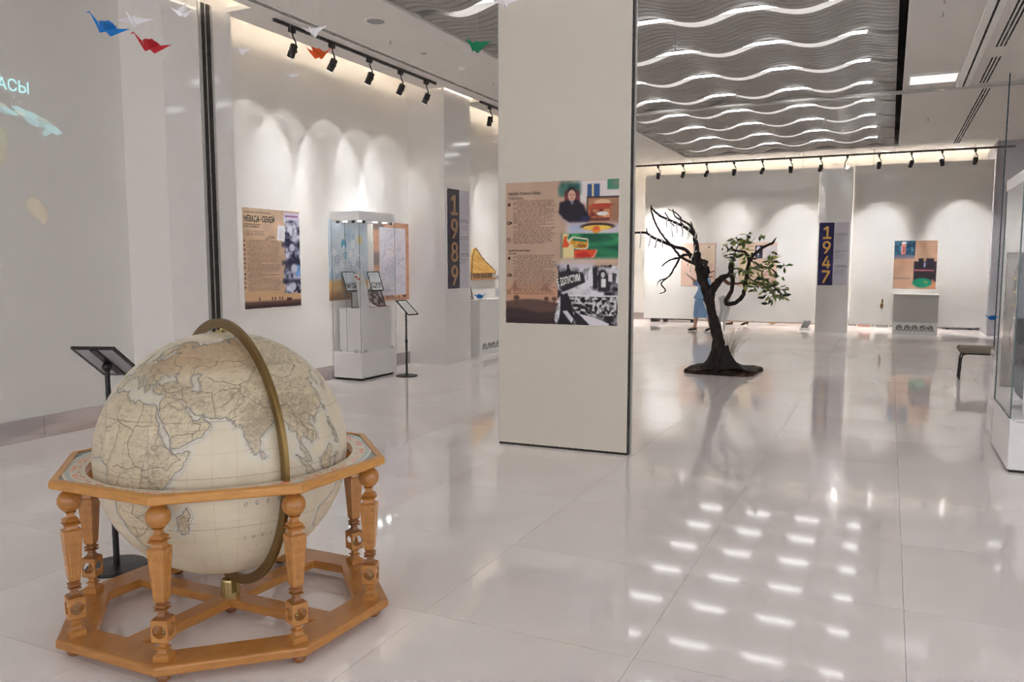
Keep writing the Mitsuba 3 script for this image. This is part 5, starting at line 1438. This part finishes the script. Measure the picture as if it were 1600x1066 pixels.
# things glimpsed through the gap below the far panels
t = thing('speaker_box', 'black box on the floor seen under the left end of the far white panel', 'box')
obj('body', box(-6.05, -5.86, 22.0, 22.35, 0.0, 0.33, 0.01), 'mat_black', t)
t = thing('folded_table', 'folded black trestle lying low behind the far white panel', 'table')
obj('top', box(-5.75, -4.85, 22.0, 22.5, 0.075, 0.11, 0.004), 'mat_black', t)
for x in (-5.7, -4.93):
    obj('leg', box(x, x + 0.04, 22.05, 22.45, 0.0, 0.0745), 'mat_black', t)
t = thing('trestle', 'crossed wooden trestle legs seen under the far white panel', 'trestle')
for s in (-1, 1):
    obj('leg', tube([(-2.75 - s * 0.02, 22.1 + 0.03 * s, 0.015), (-2.75 + s * 0.55, 22.1 + 0.03 * s, 0.34)], 0.018, 6), 'mat_inlay', t)
obj('board', box(-3.4, -2.1, 21.9, 22.3, 0.34, 0.37, 0.004), 'mat_white', t)
t = thing('floor_placard', 'dark tilted placard on a white foot at the right end of the far panel', 'placard')
obj('foot', box(-1.95, -1.70, 20.75, 20.98, 0.0, 0.05, 0.01), 'mat_white', t)
obj('plate', hull([(-1.93, 20.80, 0.05), (-1.76, 20.80, 0.05), (-1.86, 20.93, 0.22), (-1.69, 20.93, 0.22), (-1.93, 20.82, 0.05), (-1.76, 20.82, 0.05), (-1.86, 20.95, 0.22), (-1.69, 20.95, 0.22)]), 'mat_grey_dark', t)
for i, (x, c) in enumerate([(-0.70, (196, 150, 138)), (-0.28, (150, 150, 146))]):
    q = Print(20, 26, c, i)
    q.photo(0.1, 0.1, 0.6, 0.9, 50 + i, 5, (110, 100, 98), c, 0, 2)
    framed(['pinkish picture leaning behind the far panel next to the 1947 pillar', 'grey picture leaning behind the far panel left of the grey pedestal'][i], (x, 22.3, 0.0), RX, (0, 0.2, 1), 0.34, 0.5, q, bar=0.02, name='leaning_picture', cat_='picture', fb='mat_white')
t = thing('radiator', 'grey slatted grille low on the end wall, seen under the right panel', 'radiator')
obj('case', box(1.25, 2.0, 22.55, 22.77, 0.03, 0.45, 0.01), 'mat_grey', t)
for x in (1.35, 1.85):
    obj('foot', box(x, x + 0.06, 22.58, 22.74, 0.0, 0.0305), 'mat_black', t)
for k in range(5):
    obj('slat', box(1.27, 1.98, 22.54, 22.5505, 0.07 + 0.07 * k, 0.11 + 0.07 * k), 'mat_grey_dark', t)

# ------------------------------------------------------------------ paper cranes on threads


def sheet(pts, th=0.0012):
    """A flat or folded fan of triangles from the first point, given thickness."""
    p = np.array(pts, float)
    out = []
    for i in range(1, len(p) - 1):
        a, b, c = p[0], p[i], p[i + 1]
        n = np.cross(b - a, c - a)
        n = n / (np.linalg.norm(n) + 1e-12) * th / 2
        out.append(hull([a + n, b + n, c + n, a - n, b - n, c - n]))
    return cat(*out)


def crane(label, pos, span, heading, pitch, roll, paper, wing=0.10, zt=ZC, group=None):
    t = thing('paper_crane', label, 'paper crane', group)
    ch, sh = math.cos(heading), math.sin(heading)
    Rz = rotz(heading)
    cp, sp = math.cos(pitch), math.sin(pitch)
    Ry = np.array([[cp, 0, sp, 0], [0, 1, 0, 0], [-sp, 0, cp, 0], [0, 0, 0, 1.0]])
    cr, sr = math.cos(roll), math.sin(roll)
    Rx = np.array([[1, 0, 0, 0], [0, cr, -sr, 0], [0, sr, cr, 0], [0, 0, 0, 1.0]])
    M = shift(*pos) @ Rz @ Ry @ Rx @ np.diag([span, span, span, 1])
    b = 'mat_paper_' + paper
    q = 0.004 / 1
    th = 0.0016 / span
    obj('body', moved(cat(sheet([(0, 0.012, 0.16), (0.20, 0.02, 0.04), (0.12, 0.04, -0.20), (0, 0.06, -0.12), (-0.12, 0.04, -0.20), (-0.20, 0.02, 0.04)], th), sheet([(0, -0.012, 0.16), (0.20, -0.02, 0.04), (0.12, -0.04, -0.20), (0, -0.06, -0.12), (-0.12, -0.04, -0.20), (-0.20, -0.02, 0.04)], th)), M), b, t)
    obj('neck', moved(cat(sheet([(0.12, 0.026, -0.20), (0.22, 0.012, 0.03), (0.46, 0.003, 0.20), (0.19, 0.006, -0.11)], th), sheet([(0.12, -0.026, -0.20), (0.22, -0.012, 0.03), (0.46, -0.003, 0.20), (0.19, -0.006, -0.11)], th)), M), b, t)
    obj('head', moved(cat(sheet([(0.46, 0.005, 0.205), (0.43, 0.003, 0.175), (0.53, 0, 0.13)], th), sheet([(0.46, -0.005, 0.205), (0.43, -0.003, 0.175), (0.53, 0, 0.13)], th)), M), b, t)
    obj('tail', moved(cat(sheet([(-0.12, 0.026, -0.20), (-0.20, 0.010, 0.03), (-0.50, 0, 0.14), (-0.19, 0.004, -0.11)], th), sheet([(-0.12, -0.026, -0.20), (-0.20, -0.010, 0.03), (-0.50, 0, 0.14), (-0.19, -0.004, -0.11)], th)), M), b, t)
    for s in (-1, 1):
        obj('wing', moved(sheet([(0.0, s * 0.045, -0.10), (0.21, s * 0.04, 0.06), (0.02, s * 0.58, wing + 0.02), (-0.21, s * 0.04, 0.06)], th), M), b, t)
    top = (M @ np.array([0, 0, 0.13, 1]))[:3]
    obj('thread', cyl(top - [0, 0, 0.002], (top[0], top[1], zt), 0.0006, 4), 'mat_thread', t)


LEFT = math.pi + YAW                 # heading to the left across the view
crane('blue paper crane hanging at the top left, facing left', (-4.33, 3.45, 3.07), 0.24, LEFT + 0.35, -0.30, -0.25, 'blue')
crane('red paper crane hanging right of the blue one, facing left', (-4.05, 3.52, 2.95), 0.225, LEFT + 0.25, -0.22, -0.2, 'red')
crane('orange paper crane hanging in front of the black track, facing right', (-3.98, 5.0, 3.235), 0.22, YAW + 0.75, -0.1, 0.35, 'orange')
crane('green paper crane hanging left of the partition panel', (-2.63, 5.0, 3.135), 0.21, YAW + 0.9, 0.05, 0.2, 'green', wing=0.16)
GW = 'white paper cranes'
for i, (x, y, z, s, h, w) in enumerate([(-4.75, 4.0, 3.30, 0.23, YAW + 1.55, 0.03), (-4.30, 4.0, 3.30, 0.15, YAW + 0.6, 0.2), (-4.74, 5.0, 3.33, 0.15, YAW + 1.4, 0.14), (-4.25, 5.0, 3.09, 0.11, YAW + 1.5, 0.14), (-3.62, 4.5, 3.22, 0.17, YAW + 1.35, 0.2), (-2.10, 4.35, 3.175, 0.19, YAW + 1.5, 0.08)]):  # the second one stands in for a reflection in the glossy pilaster
    crane(['white paper crane with flat wings between the blue and red ones', 'white paper crane built for a reflection in the pilaster, above the red one, near the black jamb', 'white paper crane right of the black jamb, over the cove light', 'lowest white paper crane, in front of the gallery wall', 'white paper crane in front of the black lighting track, above the orange one', 'white paper crane at the top left corner of the partition panel'][i], (x, y, z), s, h, 0.0, 0.0, 'white', w)
crane('small blue paper crane lying on the white pedestal', (-6.78, 12.98, 1.046), 0.24, YAW + 0.3, 0.0, 0.15, 'blue', wing=0.02, zt=1.10)
crane('blue paper crane hanging beyond the right showcase', (0.96, 9.35, 1.10), 0.14, LEFT, 0.0, 0.2, 'blue', zt=ZC - 0.0315)

# ------------------------------------------------------------------ the tree
TREE = {
'trunk':[(-2.27,.02,.11),(-2.27,.13,.098),(-2.24,.43,.085),(-2.29,.7,.08),(-2.35,.92,.068),(-2.38,1.12,.064),(-2.36,1.24,.062),(-2.28,1.35,.057),(-2.2,1.44,.045),(-2.13,1.47,.03),(-2.09,1.53,.03)],
'stem':[(-2.36,.98,.057),(-2.43,1.21,.068),(-2.49,1.4,.076),(-2.54,1.57,.066),(-2.57,1.68,.057),(-2.59,1.8,.047),(-2.6,1.91,.034),(-2.62,2.03,.028)],
'knot':[(-2.49,1.42,.06),(-2.45,1.53,.061),(-2.46,1.59,.036)],
'A':[(-2.62,2.03,.026),(-2.66,2.09,.024),(-2.78,2.18,.021),(-2.95,2.26,.018),(-3.16,2.36,.015),(-3.29,2.48,.011),(-3.3,2.52,.006)],
'B':[(-3.29,2.48,.01),(-3.24,2.3,.011),(-3.1,2.06,.012),(-2.94,1.88,.015),(-2.83,1.75,.018),(-2.71,1.68,.02),(-2.57,1.62,.024)],
'C':[(-3.57,2.11,.014),(-3.39,2.11,.016),(-3.27,2.04,.018),(-3.11,1.97,.02),(-2.94,1.9,.021),(-2.77,1.85,.024),(-2.68,1.75,.028),(-2.61,1.65,.03)],
'D':[(-2.68,1.77,.018),(-2.77,1.77,.02),(-2.84,1.73,.019),(-2.97,1.7,.011),(-3.11,1.6,.007)],
'E':[(-2.84,1.72,.015),(-2.91,1.58,.012),(-2.98,1.46,.010),(-3.11,1.34,.010),(-3.04,1.24,.009),(-3.13,1.19,.006)],
'E2':[(-3.02,1.42,.008),(-3.15,1.37,.006),(-3.17,1.31,.004)],
'F':[(-2.61,2.04,.022),(-2.7,2.21,.018),(-2.82,2.28,.013),(-2.93,2.35,.009),(-2.95,2.45,.006)],
'G':[(-2.82,2.28,.011),(-2.88,2.37,.009),(-3.03,2.45,.005)],
'G2':[(-2.78,2.18,.012),(-2.85,2.27,.008)], 'G3':[(-3.0,2.285,.010),(-3.08,2.40,.006)], 'G4':[(-3.0,2.25,.009),(-2.93,2.20,.006)], 'G5':[(-3.35,2.10,.009),(-3.36,2.18,.005)],
'H':[(-2.09,1.53,.03),(-2.09,1.60,.036),(-2.08,1.49,.032),(-2.06,1.32,.03),(-2.1,1.18,.03),(-2.16,1.1,.032)],
'I':[(-2.16,1.1,.034),(-2.11,1.05,.032),(-2.02,1.07,.03),(-1.91,1.18,.029),(-1.88,1.32,.029),(-1.86,1.52,.027),(-1.82,1.69,.026),(-1.76,1.78,.02),(-1.61,1.89,.017),(-1.52,1.93,.016),(-1.50,1.96,.014),(-1.47,2.01,.005)],
'J':[(-2.19,1.41,.027),(-2.1,1.35,.024),(-1.99,1.35,.019),(-1.89,1.38,.015)],
'K':[(-1.83,1.66,.022),(-1.9,1.81,.017),(-2.04,1.83,.012),(-2.08,1.88,.008)],
'L':[(-1.86,1.49,.011),(-1.74,1.38,.009),(-1.61,1.36,.008),(-1.51,1.28,.006)],
'M':[(-1.82,1.69,.011),(-1.68,1.61,.009),(-1.54,1.57,.008),(-1.45,1.48,.006)],
'N':[(-2.09,1.59,.014),(-2.06,1.73,.009),(-2.0,1.89,.007),(-1.85,1.99,.005)],
'T1':[(-2.42,1.50,.010),(-2.33,1.53,.004)], 'T2':[(-2.42,1.44,.010),(-2.34,1.45,.004)], 'T3':[(-2.42,1.30,.010),(-2.36,1.31,.004)], 'T4':[(-2.64,2.12,.012),(-2.69,2.26,.006)],
}
rt_ = np.random.default_rng(11)
tree = thing('dead_tree', 'dark bare tree with green leaves on its right branches, on a brown mat', 'tree')


def limb(pts, yoff=0.0, wob=0.012):
    p = np.array([(x, 11.9 + yoff, z) for x, z, r in pts])
    r = np.array([q[2] for q in pts])
    n = len(p)
    s = np.linspace(0, n - 1, (n - 1) * 5 + 1)
    from scipy.interpolate import PchipInterpolator
    P = PchipInterpolator(np.arange(n), p)(s)
    R = np.interp(s, np.arange(n), r)
    P[1:-1] += rt_.normal(0, 1, (len(s) - 2, 3)) * wob * 0.35 * np.array([1, 1, 0.6]) * np.minimum(R[1:-1, None] / 0.03, 1)
    R = R * (1 + rt_.normal(0, 0.07, len(s)))
    t = tube(P, R, 10)
    return t


off = {'A': 0.04, 'B': -0.06, 'C': 0.05, 'D': -0.03, 'E': -0.08, 'E2': -0.08, 'F': -0.05, 'G': -0.05, 'L': -0.12, 'M': 0.10, 'N': 0.06, 'K': -0.04}


def limbo(k):
    return limb(TREE[k], 0.0 if k in ('trunk', 'stem', 'knot', 'H', 'I', 'J', 'T1', 'T2', 'T3') else off.get(k, 0.0) * 0.4)


obj('trunk', cat(limbo('trunk'), limbo('stem'), limbo('knot'), limbo('T1'), limbo('T2'), limbo('T3')), 'mat_bark', tree, smooth=True)
for k in ('A', 'B', 'C', 'D', 'E', 'F', 'G', 'H', 'I', 'K'):
    extra = {'A': ['G2', 'G3', 'G4'], 'C': ['G5'], 'E': ['E2'], 'F': ['T4'], 'I': ['L', 'M'], 'H': ['N']}.get(k, [])
    obj('branch', cat(limbo(k), *[limbo(e) for e in extra]), 'mat_bark', tree, smooth=True)
obj('branch', limbo('J'), 'mat_stem_brown', tree, smooth=True, label='reddish cut branch')
# leaves
leaf = []
for s in (-1, 1):
    pts = [(0, 0, 0), (0.012, 0.006 * s, 0.002), (0.026, 0.0105 * s, 0.003), (0.042, 0.0085 * s, 0.002), (0.058, 0, -0.004)]
    v = np.array([(x, 0, z - 0.003 * (0.058 - x) / 0.058) for x, y, z in pts] + pts)
    f = [[i, i + 1, 5 + i] for i in range(4)] + [[i + 1, 6 + i, 5 + i] for i in range(4)]
    leaf.append(trimesh.Trimesh(v, np.array(f) if s > 0 else np.array(f)[:, ::-1], process=False))
leaf = cat(*leaf)
LD = [mikit.ply(leaf, f'mat_leaf_{i}', smooth=True) for i in range(5)]
CL = [(-1.71, 2.01, 0.08, 0.08, 7), (-2.05, 1.92, 0.12, 0.10, 12), (-1.93, 1.89, 0.13, 0.11, 12), (-1.87, 2.04, 0.05, 0.05, 5), (-2.01, 2.0, 0.10, 0.06, 6), (-2.13, 1.83, 0.08, 0.13, 12), (-2.07, 1.73, 0.08, 0.09, 8), (-1.9, 1.75, 0.13, 0.13, 16), (-1.57, 1.66, 0.20, 0.11, 24), (-1.61, 1.48, 0.26, 0.12, 34), (-1.69, 1.34, 0.28, 0.12, 34), (-1.52, 1.29, 0.24, 0.12, 30), (-1.43, 1.2, 0.15, 0.09, 14), (-1.57, 1.13, 0.11, 0.08, 9), (-1.82, 1.52, 0.15, 0.11, 14), (-1.38, 1.61, 0.09, 0.06, 8), (-1.49, 1.75, 0.13, 0.07, 10), (-1.97, 1.52, 0.10, 0.14, 12), (-2.09, 1.64, 0.05, 0.09, 7), (-1.75, 1.61, 0.12, 0.09, 10)]
twigs = []
for cx, cz, ax, az, n in CL:
    for _ in range(n):
        q = rt_.normal(0, 1, 3)
        q *= min(1, 1.0 / np.linalg.norm(q)) * rt_.uniform(0.5, 1)
        pos = np.array([cx + ax * q[0], 11.9 + 0.16 * q[1], cz + az * q[2]])
        e = rt_.normal(0, 1, 3)
        e[2] = -abs(e[2]) * 0.7 + 0.1
        s = rt_.uniform(1.5, 2.3)
        M = frame(pos, e, rt_.normal(0, 1, 3)) @ np.diag([s, s, s, 1])
        obj('leaf', LD[rt_.integers(0, 5)], None, tree, m=M)
        if rt_.random() < 0.22:
            twigs.append(tube([pos, pos * 0.5 + np.array([cx, 11.9, cz]) * 0.5 + rt_.normal(0, 0.01, 3), (cx, 11.9, cz)], [0.0012, 0.002, 0.003], 4))
obj('twigs', cat(*twigs), 'mat_stem_brown', tree)
# white ribbons tied to the branches
GT = 'ribbons tied to the bare branches'
for iz, (x, z) in enumerate([(-3.45, 2.095), (-3.3, 2.05), (-3.2, 2.0), (-2.96, 2.25), (-2.89, 2.22), (-2.81, 2.19), (-2.72, 2.13), (-3.1, 2.07), (-2.61, 2.05), (-2.595, 1.81), (-2.66, 1.72), (-3.04, 2.30)]):
    t = thing('ribbon', ['ribbon at the tip of the lowest long bare branch', 'second ribbon from the tip of the lowest long bare branch', 'third ribbon from the tip of the lowest long bare branch', 'leftmost of four ribbons on the upper bare branch', 'second of four ribbons on the upper bare branch', 'third of four ribbons on the upper bare branch', 'rightmost of four ribbons on the upper bare branch', 'ribbon on the bare branch that crosses the others', 'ribbon knotted around the top of the bare stem', 'ribbon knotted around the middle of the bare stem', 'ribbon where the bare branches leave the stem', 'ribbon near the tip of the upper bare branch'][iz], 'ribbon', GT)
    r0 = 0.05 if x > -2.67 else 0.024
    obj('loop', moved(trimesh.creation.annulus(r0 - 0.002, r0 + 0.002, 0.016, sections=16), frame((x, 11.9 + off.get('C', 0) * 0.2, z), (0, 1, 0.0), (0.3, 0, 1))), 'mat_gauze', t)
    L = rt_.uniform(0.10, 0.20)
    pts = [(x + 0.01 * math.sin(3 * q + x * 9), 11.88 - 0.02 * q, z - r0 - L * q) for q in np.linspace(-0.05, 1, 7)]
    v = np.array([[(a - 0.006, b, c), (a + 0.006, b + 0.003, c)] for a, b, c in pts]).reshape(-1, 3)
    f = [[2 * i, 2 * i + 1, 2 * i + 2] for i in range(6)] + [[2 * i + 1, 2 * i + 3, 2 * i + 2] for i in range(6)]
    obj('tail', trimesh.Trimesh(v, np.array(f), process=False), 'mat_gauze', t)
# a white gauze cloth hanging from the fork
t = thing('gauze_cloth', 'pale gauze cloth hanging in the fork of the tree', 'cloth')
u_, w_ = np.meshgrid(np.linspace(0, 1, 18), np.linspace(0, 1, 22))
gx_ = -2.20 + 0.17 * (u_ - 0.5) * (1 - 0.45 * w_) + 0.02 * np.sin(w_ * 5)
gz_ = 1.17 - 0.42 * w_ - 0.03 * np.abs(u_ - 0.5) * 2 - 0.10 * w_ * np.sin(u_ * 9)
gy_ = 12.03 - 0.02 * np.sin(u_ * 16 + w_ * 2) - 0.02 * w_
i, j = np.meshgrid(np.arange(21), np.arange(17), indexing='ij')
a = (i * 18 + j).ravel()
ff = np.vstack([np.stack([a, a + 1, a + 18], 1), np.stack([a + 1, a + 19, a + 18], 1)])
obj('drape', trimesh.Trimesh(np.stack([gx_, gy_, gz_], -1).reshape(-1, 3), ff, process=False), 'mat_gauze', t, smooth=True)
v2 = np.stack([-2.30 + 0.05 * u_ * np.sin(PI * (0.15 + 0.7 * w_)) * 1.6, 11.82 - 0.03 * np.sin(u_ * 6), 1.24 - 0.36 * w_ ], -1)
v2[..., 0] = -2.455 + 0.07 * u_ - 0.035 * np.sin(PI * w_)
v2[..., 1] = 11.97 - 0.03 * u_
v2[..., 2] = 1.20 - 0.24 * w_
obj('wrap', trimesh.Trimesh(v2.reshape(-1, 3), ff, process=False), 'mat_white', t, smooth=True)
# mat and the dark cloth around the foot
mt = thing('floor_mat', 'dark brown earthy mat under the tree', 'mat')
ang = np.linspace(0, 2 * PI, 73)[:-1]
cx, cy = -2.23, 12.28
rad = []
for q in ang:
    c, s = math.cos(q), math.sin(q)
    rad.append(min(0.52 / max(abs(c), 1e-3), 0.50 / max(abs(s), 1e-3)))
rad = np.minimum(np.array(rad), 0.62) * (0.94 + 0.12 * meshkit.noise(np.stack([np.cos(ang) * 2, np.sin(ang) * 2, ang * 0], -1), 3))
mv, mf_ = [], []
lev = [(1.0, 0.0), (1.0, 0.035), (0.96, 0.055), (0.7, 0.06), (0.45, 0.075), (0.2, 0.09)]
for f, z in lev:
    for q, r in zip(ang, rad):
        x, y = cx + f * r * math.cos(q), cy + f * r * math.sin(q)
        mv.append((x, y, z + (0.03 * (meshkit.fbm(np.array([x * 9, y * 9, 0.5]), 3) - 0.4) if 0.02 < z else 0)))
mv.append((cx, cy, 0.09))
for l in range(len(lev) - 1):
    for i in range(72):
        k = (i + 1) % 72
        mf_ += [[l * 72 + i, l * 72 + k, l * 72 + 72 + k], [l * 72 + i, l * 72 + 72 + k, l * 72 + 72 + i]]
e = (len(lev) - 1) * 72
mf_ += [[e + i, e + (i + 1) % 72, len(mv) - 1] for i in range(72)]
mm = trimesh.Trimesh(np.array(mv), np.array(mf_), process=False)
for q in range(len(mm.vertices)):
    pass
obj('mat', mm, 'mat_soil', mt, smooth=35)
cd = thing('draped_cloth', 'black brown cloth draped around the foot of the tree', 'cloth')
na_, nr_ = 96, 16
V = []
for l in range(nr_):
    f = l / (nr_ - 1)
    for k in range(na_):
        q = 2 * PI * k / na_
        peak = 0.17 * math.exp(-((math.atan2(math.sin(q + 0.75), math.cos(q + 0.75))) / 0.55) ** 2) + 0.06 * math.exp(-((math.atan2(math.sin(q + 2.6), math.cos(q + 2.6))) / 0.9) ** 2) + 0.22
        fold = 0.035 * math.sin(9 * q + 1.5 * math.sin(2 * q)) * f
        r = 0.105 + (0.16 + 0.05 * math.sin(3 * q + 1) + 0.20 * max(math.cos(q + 0.2), 0) ** 3) * f ** 1.25 + fold * 0.6 + 0.09 * (1 - f) * math.exp(-((math.atan2(math.sin(q + 0.75), math.cos(q + 0.75))) / 0.6) ** 2)
        z = 0.10 + (peak - 0.04) * (1 - f) ** 1.5 + 0.012 * math.sin(7 * q) * f
        V.append((-2.26 + r * math.cos(q) * 1.08, 11.98 + r * math.sin(q) * 0.8, z))
F = []
for l in range(nr_ - 1):
    for k in range(na_):
        n2 = (k + 1) % na_
        F += [[l * na_ + k, l * na_ + na_ + k, l * na_ + na_ + n2], [l * na_ + k, l * na_ + na_ + n2, l * na_ + n2]]
obj('drape', trimesh.Trimesh(np.array(V), np.array(F), process=False), 'mat_cloth_dark', cd, smooth=True)
dg = thing('dry_grass', 'tuft of pale dry grass behind the foot of the tree', 'grass')
bl = []
for k in range(46):
    x0, y0 = -2.12 + rt_.normal(0, 0.035), 12.08 + rt_.normal(0, 0.03)
    L = rt_.uniform(0.25, 0.48)
    dx, dy = rt_.normal(0.10, 0.10), rt_.normal(0, 0.06)
    bl.append(tube([(x0, y0, 0.22), (x0 + dx * 0.4, y0 + dy * 0.4, 0.25 + L * 0.6), (x0 + dx, y0 + dy, 0.25 + L)], [0.002, 0.0016, 0.0006], 4))
obj('blades', cat(*bl), 'mat_dry', dg)
tag(dg, kind='stuff')
pbr('mat_dry', (166, 158, 132), 0.8)

# ------------------------------------------------------------------ two people walking
def person(label, px, py, heading, dress, top_arm=True):
    t = thing('person', label, 'person')
    M = shift(px, py, 0) @ rotz(heading)          # x forward, y to the left, z up
    S = lambda *b: [((a, ra), (c, rc)) for a, ra, c, rc in b]
    hL, hR, kL, kR, aL, aR = (0.0, 0.07, 0.90), (0.0, -0.07, 0.90), (-0.06, 0.085, 0.50), (0.11, -0.075, 0.51), (-0.20, 0.08, 0.125), (0.165, -0.06, 0.105)
    sL, sR = (0.0, 0.17, 1.38), (0.0, -0.17, 1.38)
    eL, wL = (-0.10, 0.22, 1.12), (-0.06, 0.21, 0.88)
    eR, wR = (0.10, -0.22, 1.13), (0.23, -0.15, 1.27)
    B = S((hL, .078, kL, .052), (hR, .078, kR, .052), (kL, .055, aL, .036), (kR, .055, aR, .036), (aL, .034, (-0.16, 0.08, 0.075), .028), (aR, .034, (0.215, -0.06, 0.06), .028), ((-0.16, 0.08, 0.075), .028, (-0.09, 0.08, 0.03), .022), ((0.215, -0.06, 0.06), .028, (0.29, -0.06, 0.035), .022),
          (hL, .085, hR, .085), ((0, 0, .92), .105, (0, 0, 1.10), .10), ((0, 0, 1.10), .10, (0.01, 0, 1.28), .125), ((0, .10, 1.34), .07, (0, -.10, 1.34), .07), (sL, .052, (0, 0, 1.40), .06), (sR, .052, (0, 0, 1.40), .06),
          (sL, .05, eL, .038), (eL, .038, wL, .026), (sR, .05, eR, .038), (eR, .038, wR, .026), ((0, 0, 1.40), .05, (.02, 0, 1.50), .048))
    for w, dr in ((wL, np.array([0.1, 0, -1.0])), (wR, np.array([0.75, 0.1, 0.65]))):
        w = np.array(w)
        dr = dr / np.linalg.norm(dr)
        sd = np.array([0, 1.0, 0]) if abs(dr[1]) < 0.9 else np.array([1.0, 0, 0])
        B += [((w, .024), (w + dr * 0.075 + sd * 0.02, .014)), ((w, .024), (w + dr * 0.075 - sd * 0.02, .014))]
        bend = np.cross(sd, dr)
        for q, (o_, l_) in enumerate([(-0.028, 0.062), (-0.009, 0.075), (0.009, 0.070), (0.027, 0.055)]):
            a = w + dr * 0.08 + sd * o_
            m_ = a + dr * l_ * 0.55 + bend * 0.008
            B += [((a, .0095), (m_, .0085)), ((m_, .0085), (m_ + dr * l_ * 0.4 + bend * 0.018, .0075))]
        B += [((w + dr * 0.02 + sd * 0.018, .013), (w + dr * 0.05 + sd * 0.048 + bend * 0.012, .010)), ((w + dr * 0.05 + sd * 0.048 + bend * 0.012, .010), (w + dr * 0.08 + sd * 0.050 + bend * 0.025, .008))]
    # head
    hc = np.array([.035, 0, 1.60])
    B += S((hc + [0, 0, .03], .088, hc + [0.012, 0, -0.06], .066), (hc + [.03, 0, -.07], .045, hc + [.05, 0, -.085], .032), (hc + [.078, 0, .0], .012, hc + [.098, 0, -.022], .013), (hc + [0, .088, 0], .016, hc + [-.005, .090, -.03], .012), (hc + [0, -.088, 0], .016, hc + [-.005, -.090, -.03], .012))
    bd = bones(B, 0.014, 6)
    obj('body', moved(bd, M), 'mat_skin', t, smooth=True)
    eyes = cat(*[moved(trimesh.creation.icosphere(2, 0.011), shift(*(hc + [.078, s * .032, .008]))) for s in (-1, 1)])
    obj('eyes', moved(eyes, M), 'mat_ink', t, smooth=True)
    obj('mouth', moved(moved(trimesh.creation.icosphere(2, 1.0), shift(*(hc + [.082, 0, -.052])) @ np.diag([.008, .022, .006, 1])), M), 'mat_red', t, smooth=True)
    hr_ = bones(S((hc + [-.02, 0, .045], .094, hc + [-.035, 0, -.02], .088), (hc + [-.05, 0, -.02], .075, hc + [-.07, 0, -.12], .05), (hc + [.02, 0, .07], .07, hc + [-.03, 0, .07], .075), (hc + [-.09, 0, .05], .05, hc + [-.10, 0, .07], .045)), 0.014, 6)
    obj('hair', moved(hr_, M), 'mat_hair', t, smooth=True)
    # dress: skirt, peplum and bodice as one lathe-like surface, sleeves
    prof = [(0.335, 0.225, 0.175, -0.01), (0.45, 0.210, 0.180, 0.0), (0.62, 0.190, 0.183, 0.01), (0.78, 0.172, 0.183, 0.005), (0.795, 0.200, 0.205, 0.0), (0.80, 0.215, 0.212, 0.0), (0.88, 0.182, 0.192, 0.0), (0.98, 0.138, 0.155, 0.0), (1.04, 0.118, 0.138, 0.0), (1.12, 0.130, 0.150, 0.01), (1.25, 0.142, 0.170, 0.012), (1.34, 0.115, 0.185, 0.008), (1.40, 0.080, 0.150, 0.004), (1.435, 0.062, 0.075, 0.008)]
    n = 48
    V, F = [], []
    for z, rx, ry, ox in prof:
        for k in range(n):
            q = 2 * PI * k / n
            f = 1 + (0.05 * math.sin(7 * q + z * 4) * np.clip((0.95 - z) / 0.5, 0, 1))
            V.append((ox + rx * f * math.cos(q), ry * f * math.sin(q), z))
    for l in range(len(prof) - 1):
        for k in range(n):
            k2 = (k + 1) % n
            F += [[l * n + k, l * n + k2, l * n + n + k2], [l * n + k, l * n + n + k2, l * n + n + k]]
    dr_ = trimesh.Trimesh(np.array(V), np.array(F), process=False)
    sl = [tube([sL, np.array(sL) * 0.45 + np.array(eL) * 0.55, eL, np.array(eL) * 0.7 + np.array(wL) * 0.3], [.07, .060, .055, .062], 14), tube([sR, np.array(sR) * 0.45 + np.array(eR) * 0.55, eR, np.array(eR) * 0.6 + np.array(wR) * 0.4], [.07, .062, .060, .080], 14)]
    obj('dress', moved(cat(dr_, *sl), M), dress, t, smooth=50)
    for (ax, ay, az), (tx, ty, tz) in ((aL, (-0.09, 0.08, 0.03)), (aR, (0.29, -0.06, 0.035))):
        d = 1 if ax > 0 else 1
        bx = ax - 0.012
        sh = bones(S(((bx, ay, az - 0.045), .036, (bx + 0.05, ay, az - 0.06), .034), ((bx + 0.05, ay, az - 0.06), .032, (tx, ty, tz), .026), ((tx, ty, tz), .026, (tx + 0.03, ty, tz - 0.005), .016)), 0.012, 4)
        obj('shoe', moved(cat(sh, cyl((bx - 0.02, ay, az - 0.05), (bx - 0.025, ay, 0.0), 0.012, 10, 0.006)), M), 'mat_shoe', t, smooth=40)
    return t, M


pt, pM = person('woman in a light blue peplum dress and black heels walking behind the tree', -4.06, 19.45, LEFT, 'mat_dress')
t = thing('paper_sheet', 'white paper held up by the woman in the blue dress', 'paper')
obj('sheet', moved(box(-0.10, 0.10, -0.07, 0.07, -0.0015, 0.0015), pM @ shift(0.34, -0.15, 1.36) @ frame((0, 0, 0), (0.6, 0.2, 0.7), (0, 1, 0))), 'mat_white', t)
person('person in black heels walking behind the far white panel, only the feet showing', -3.58, 21.68, LEFT, 'mat_dress_grey')
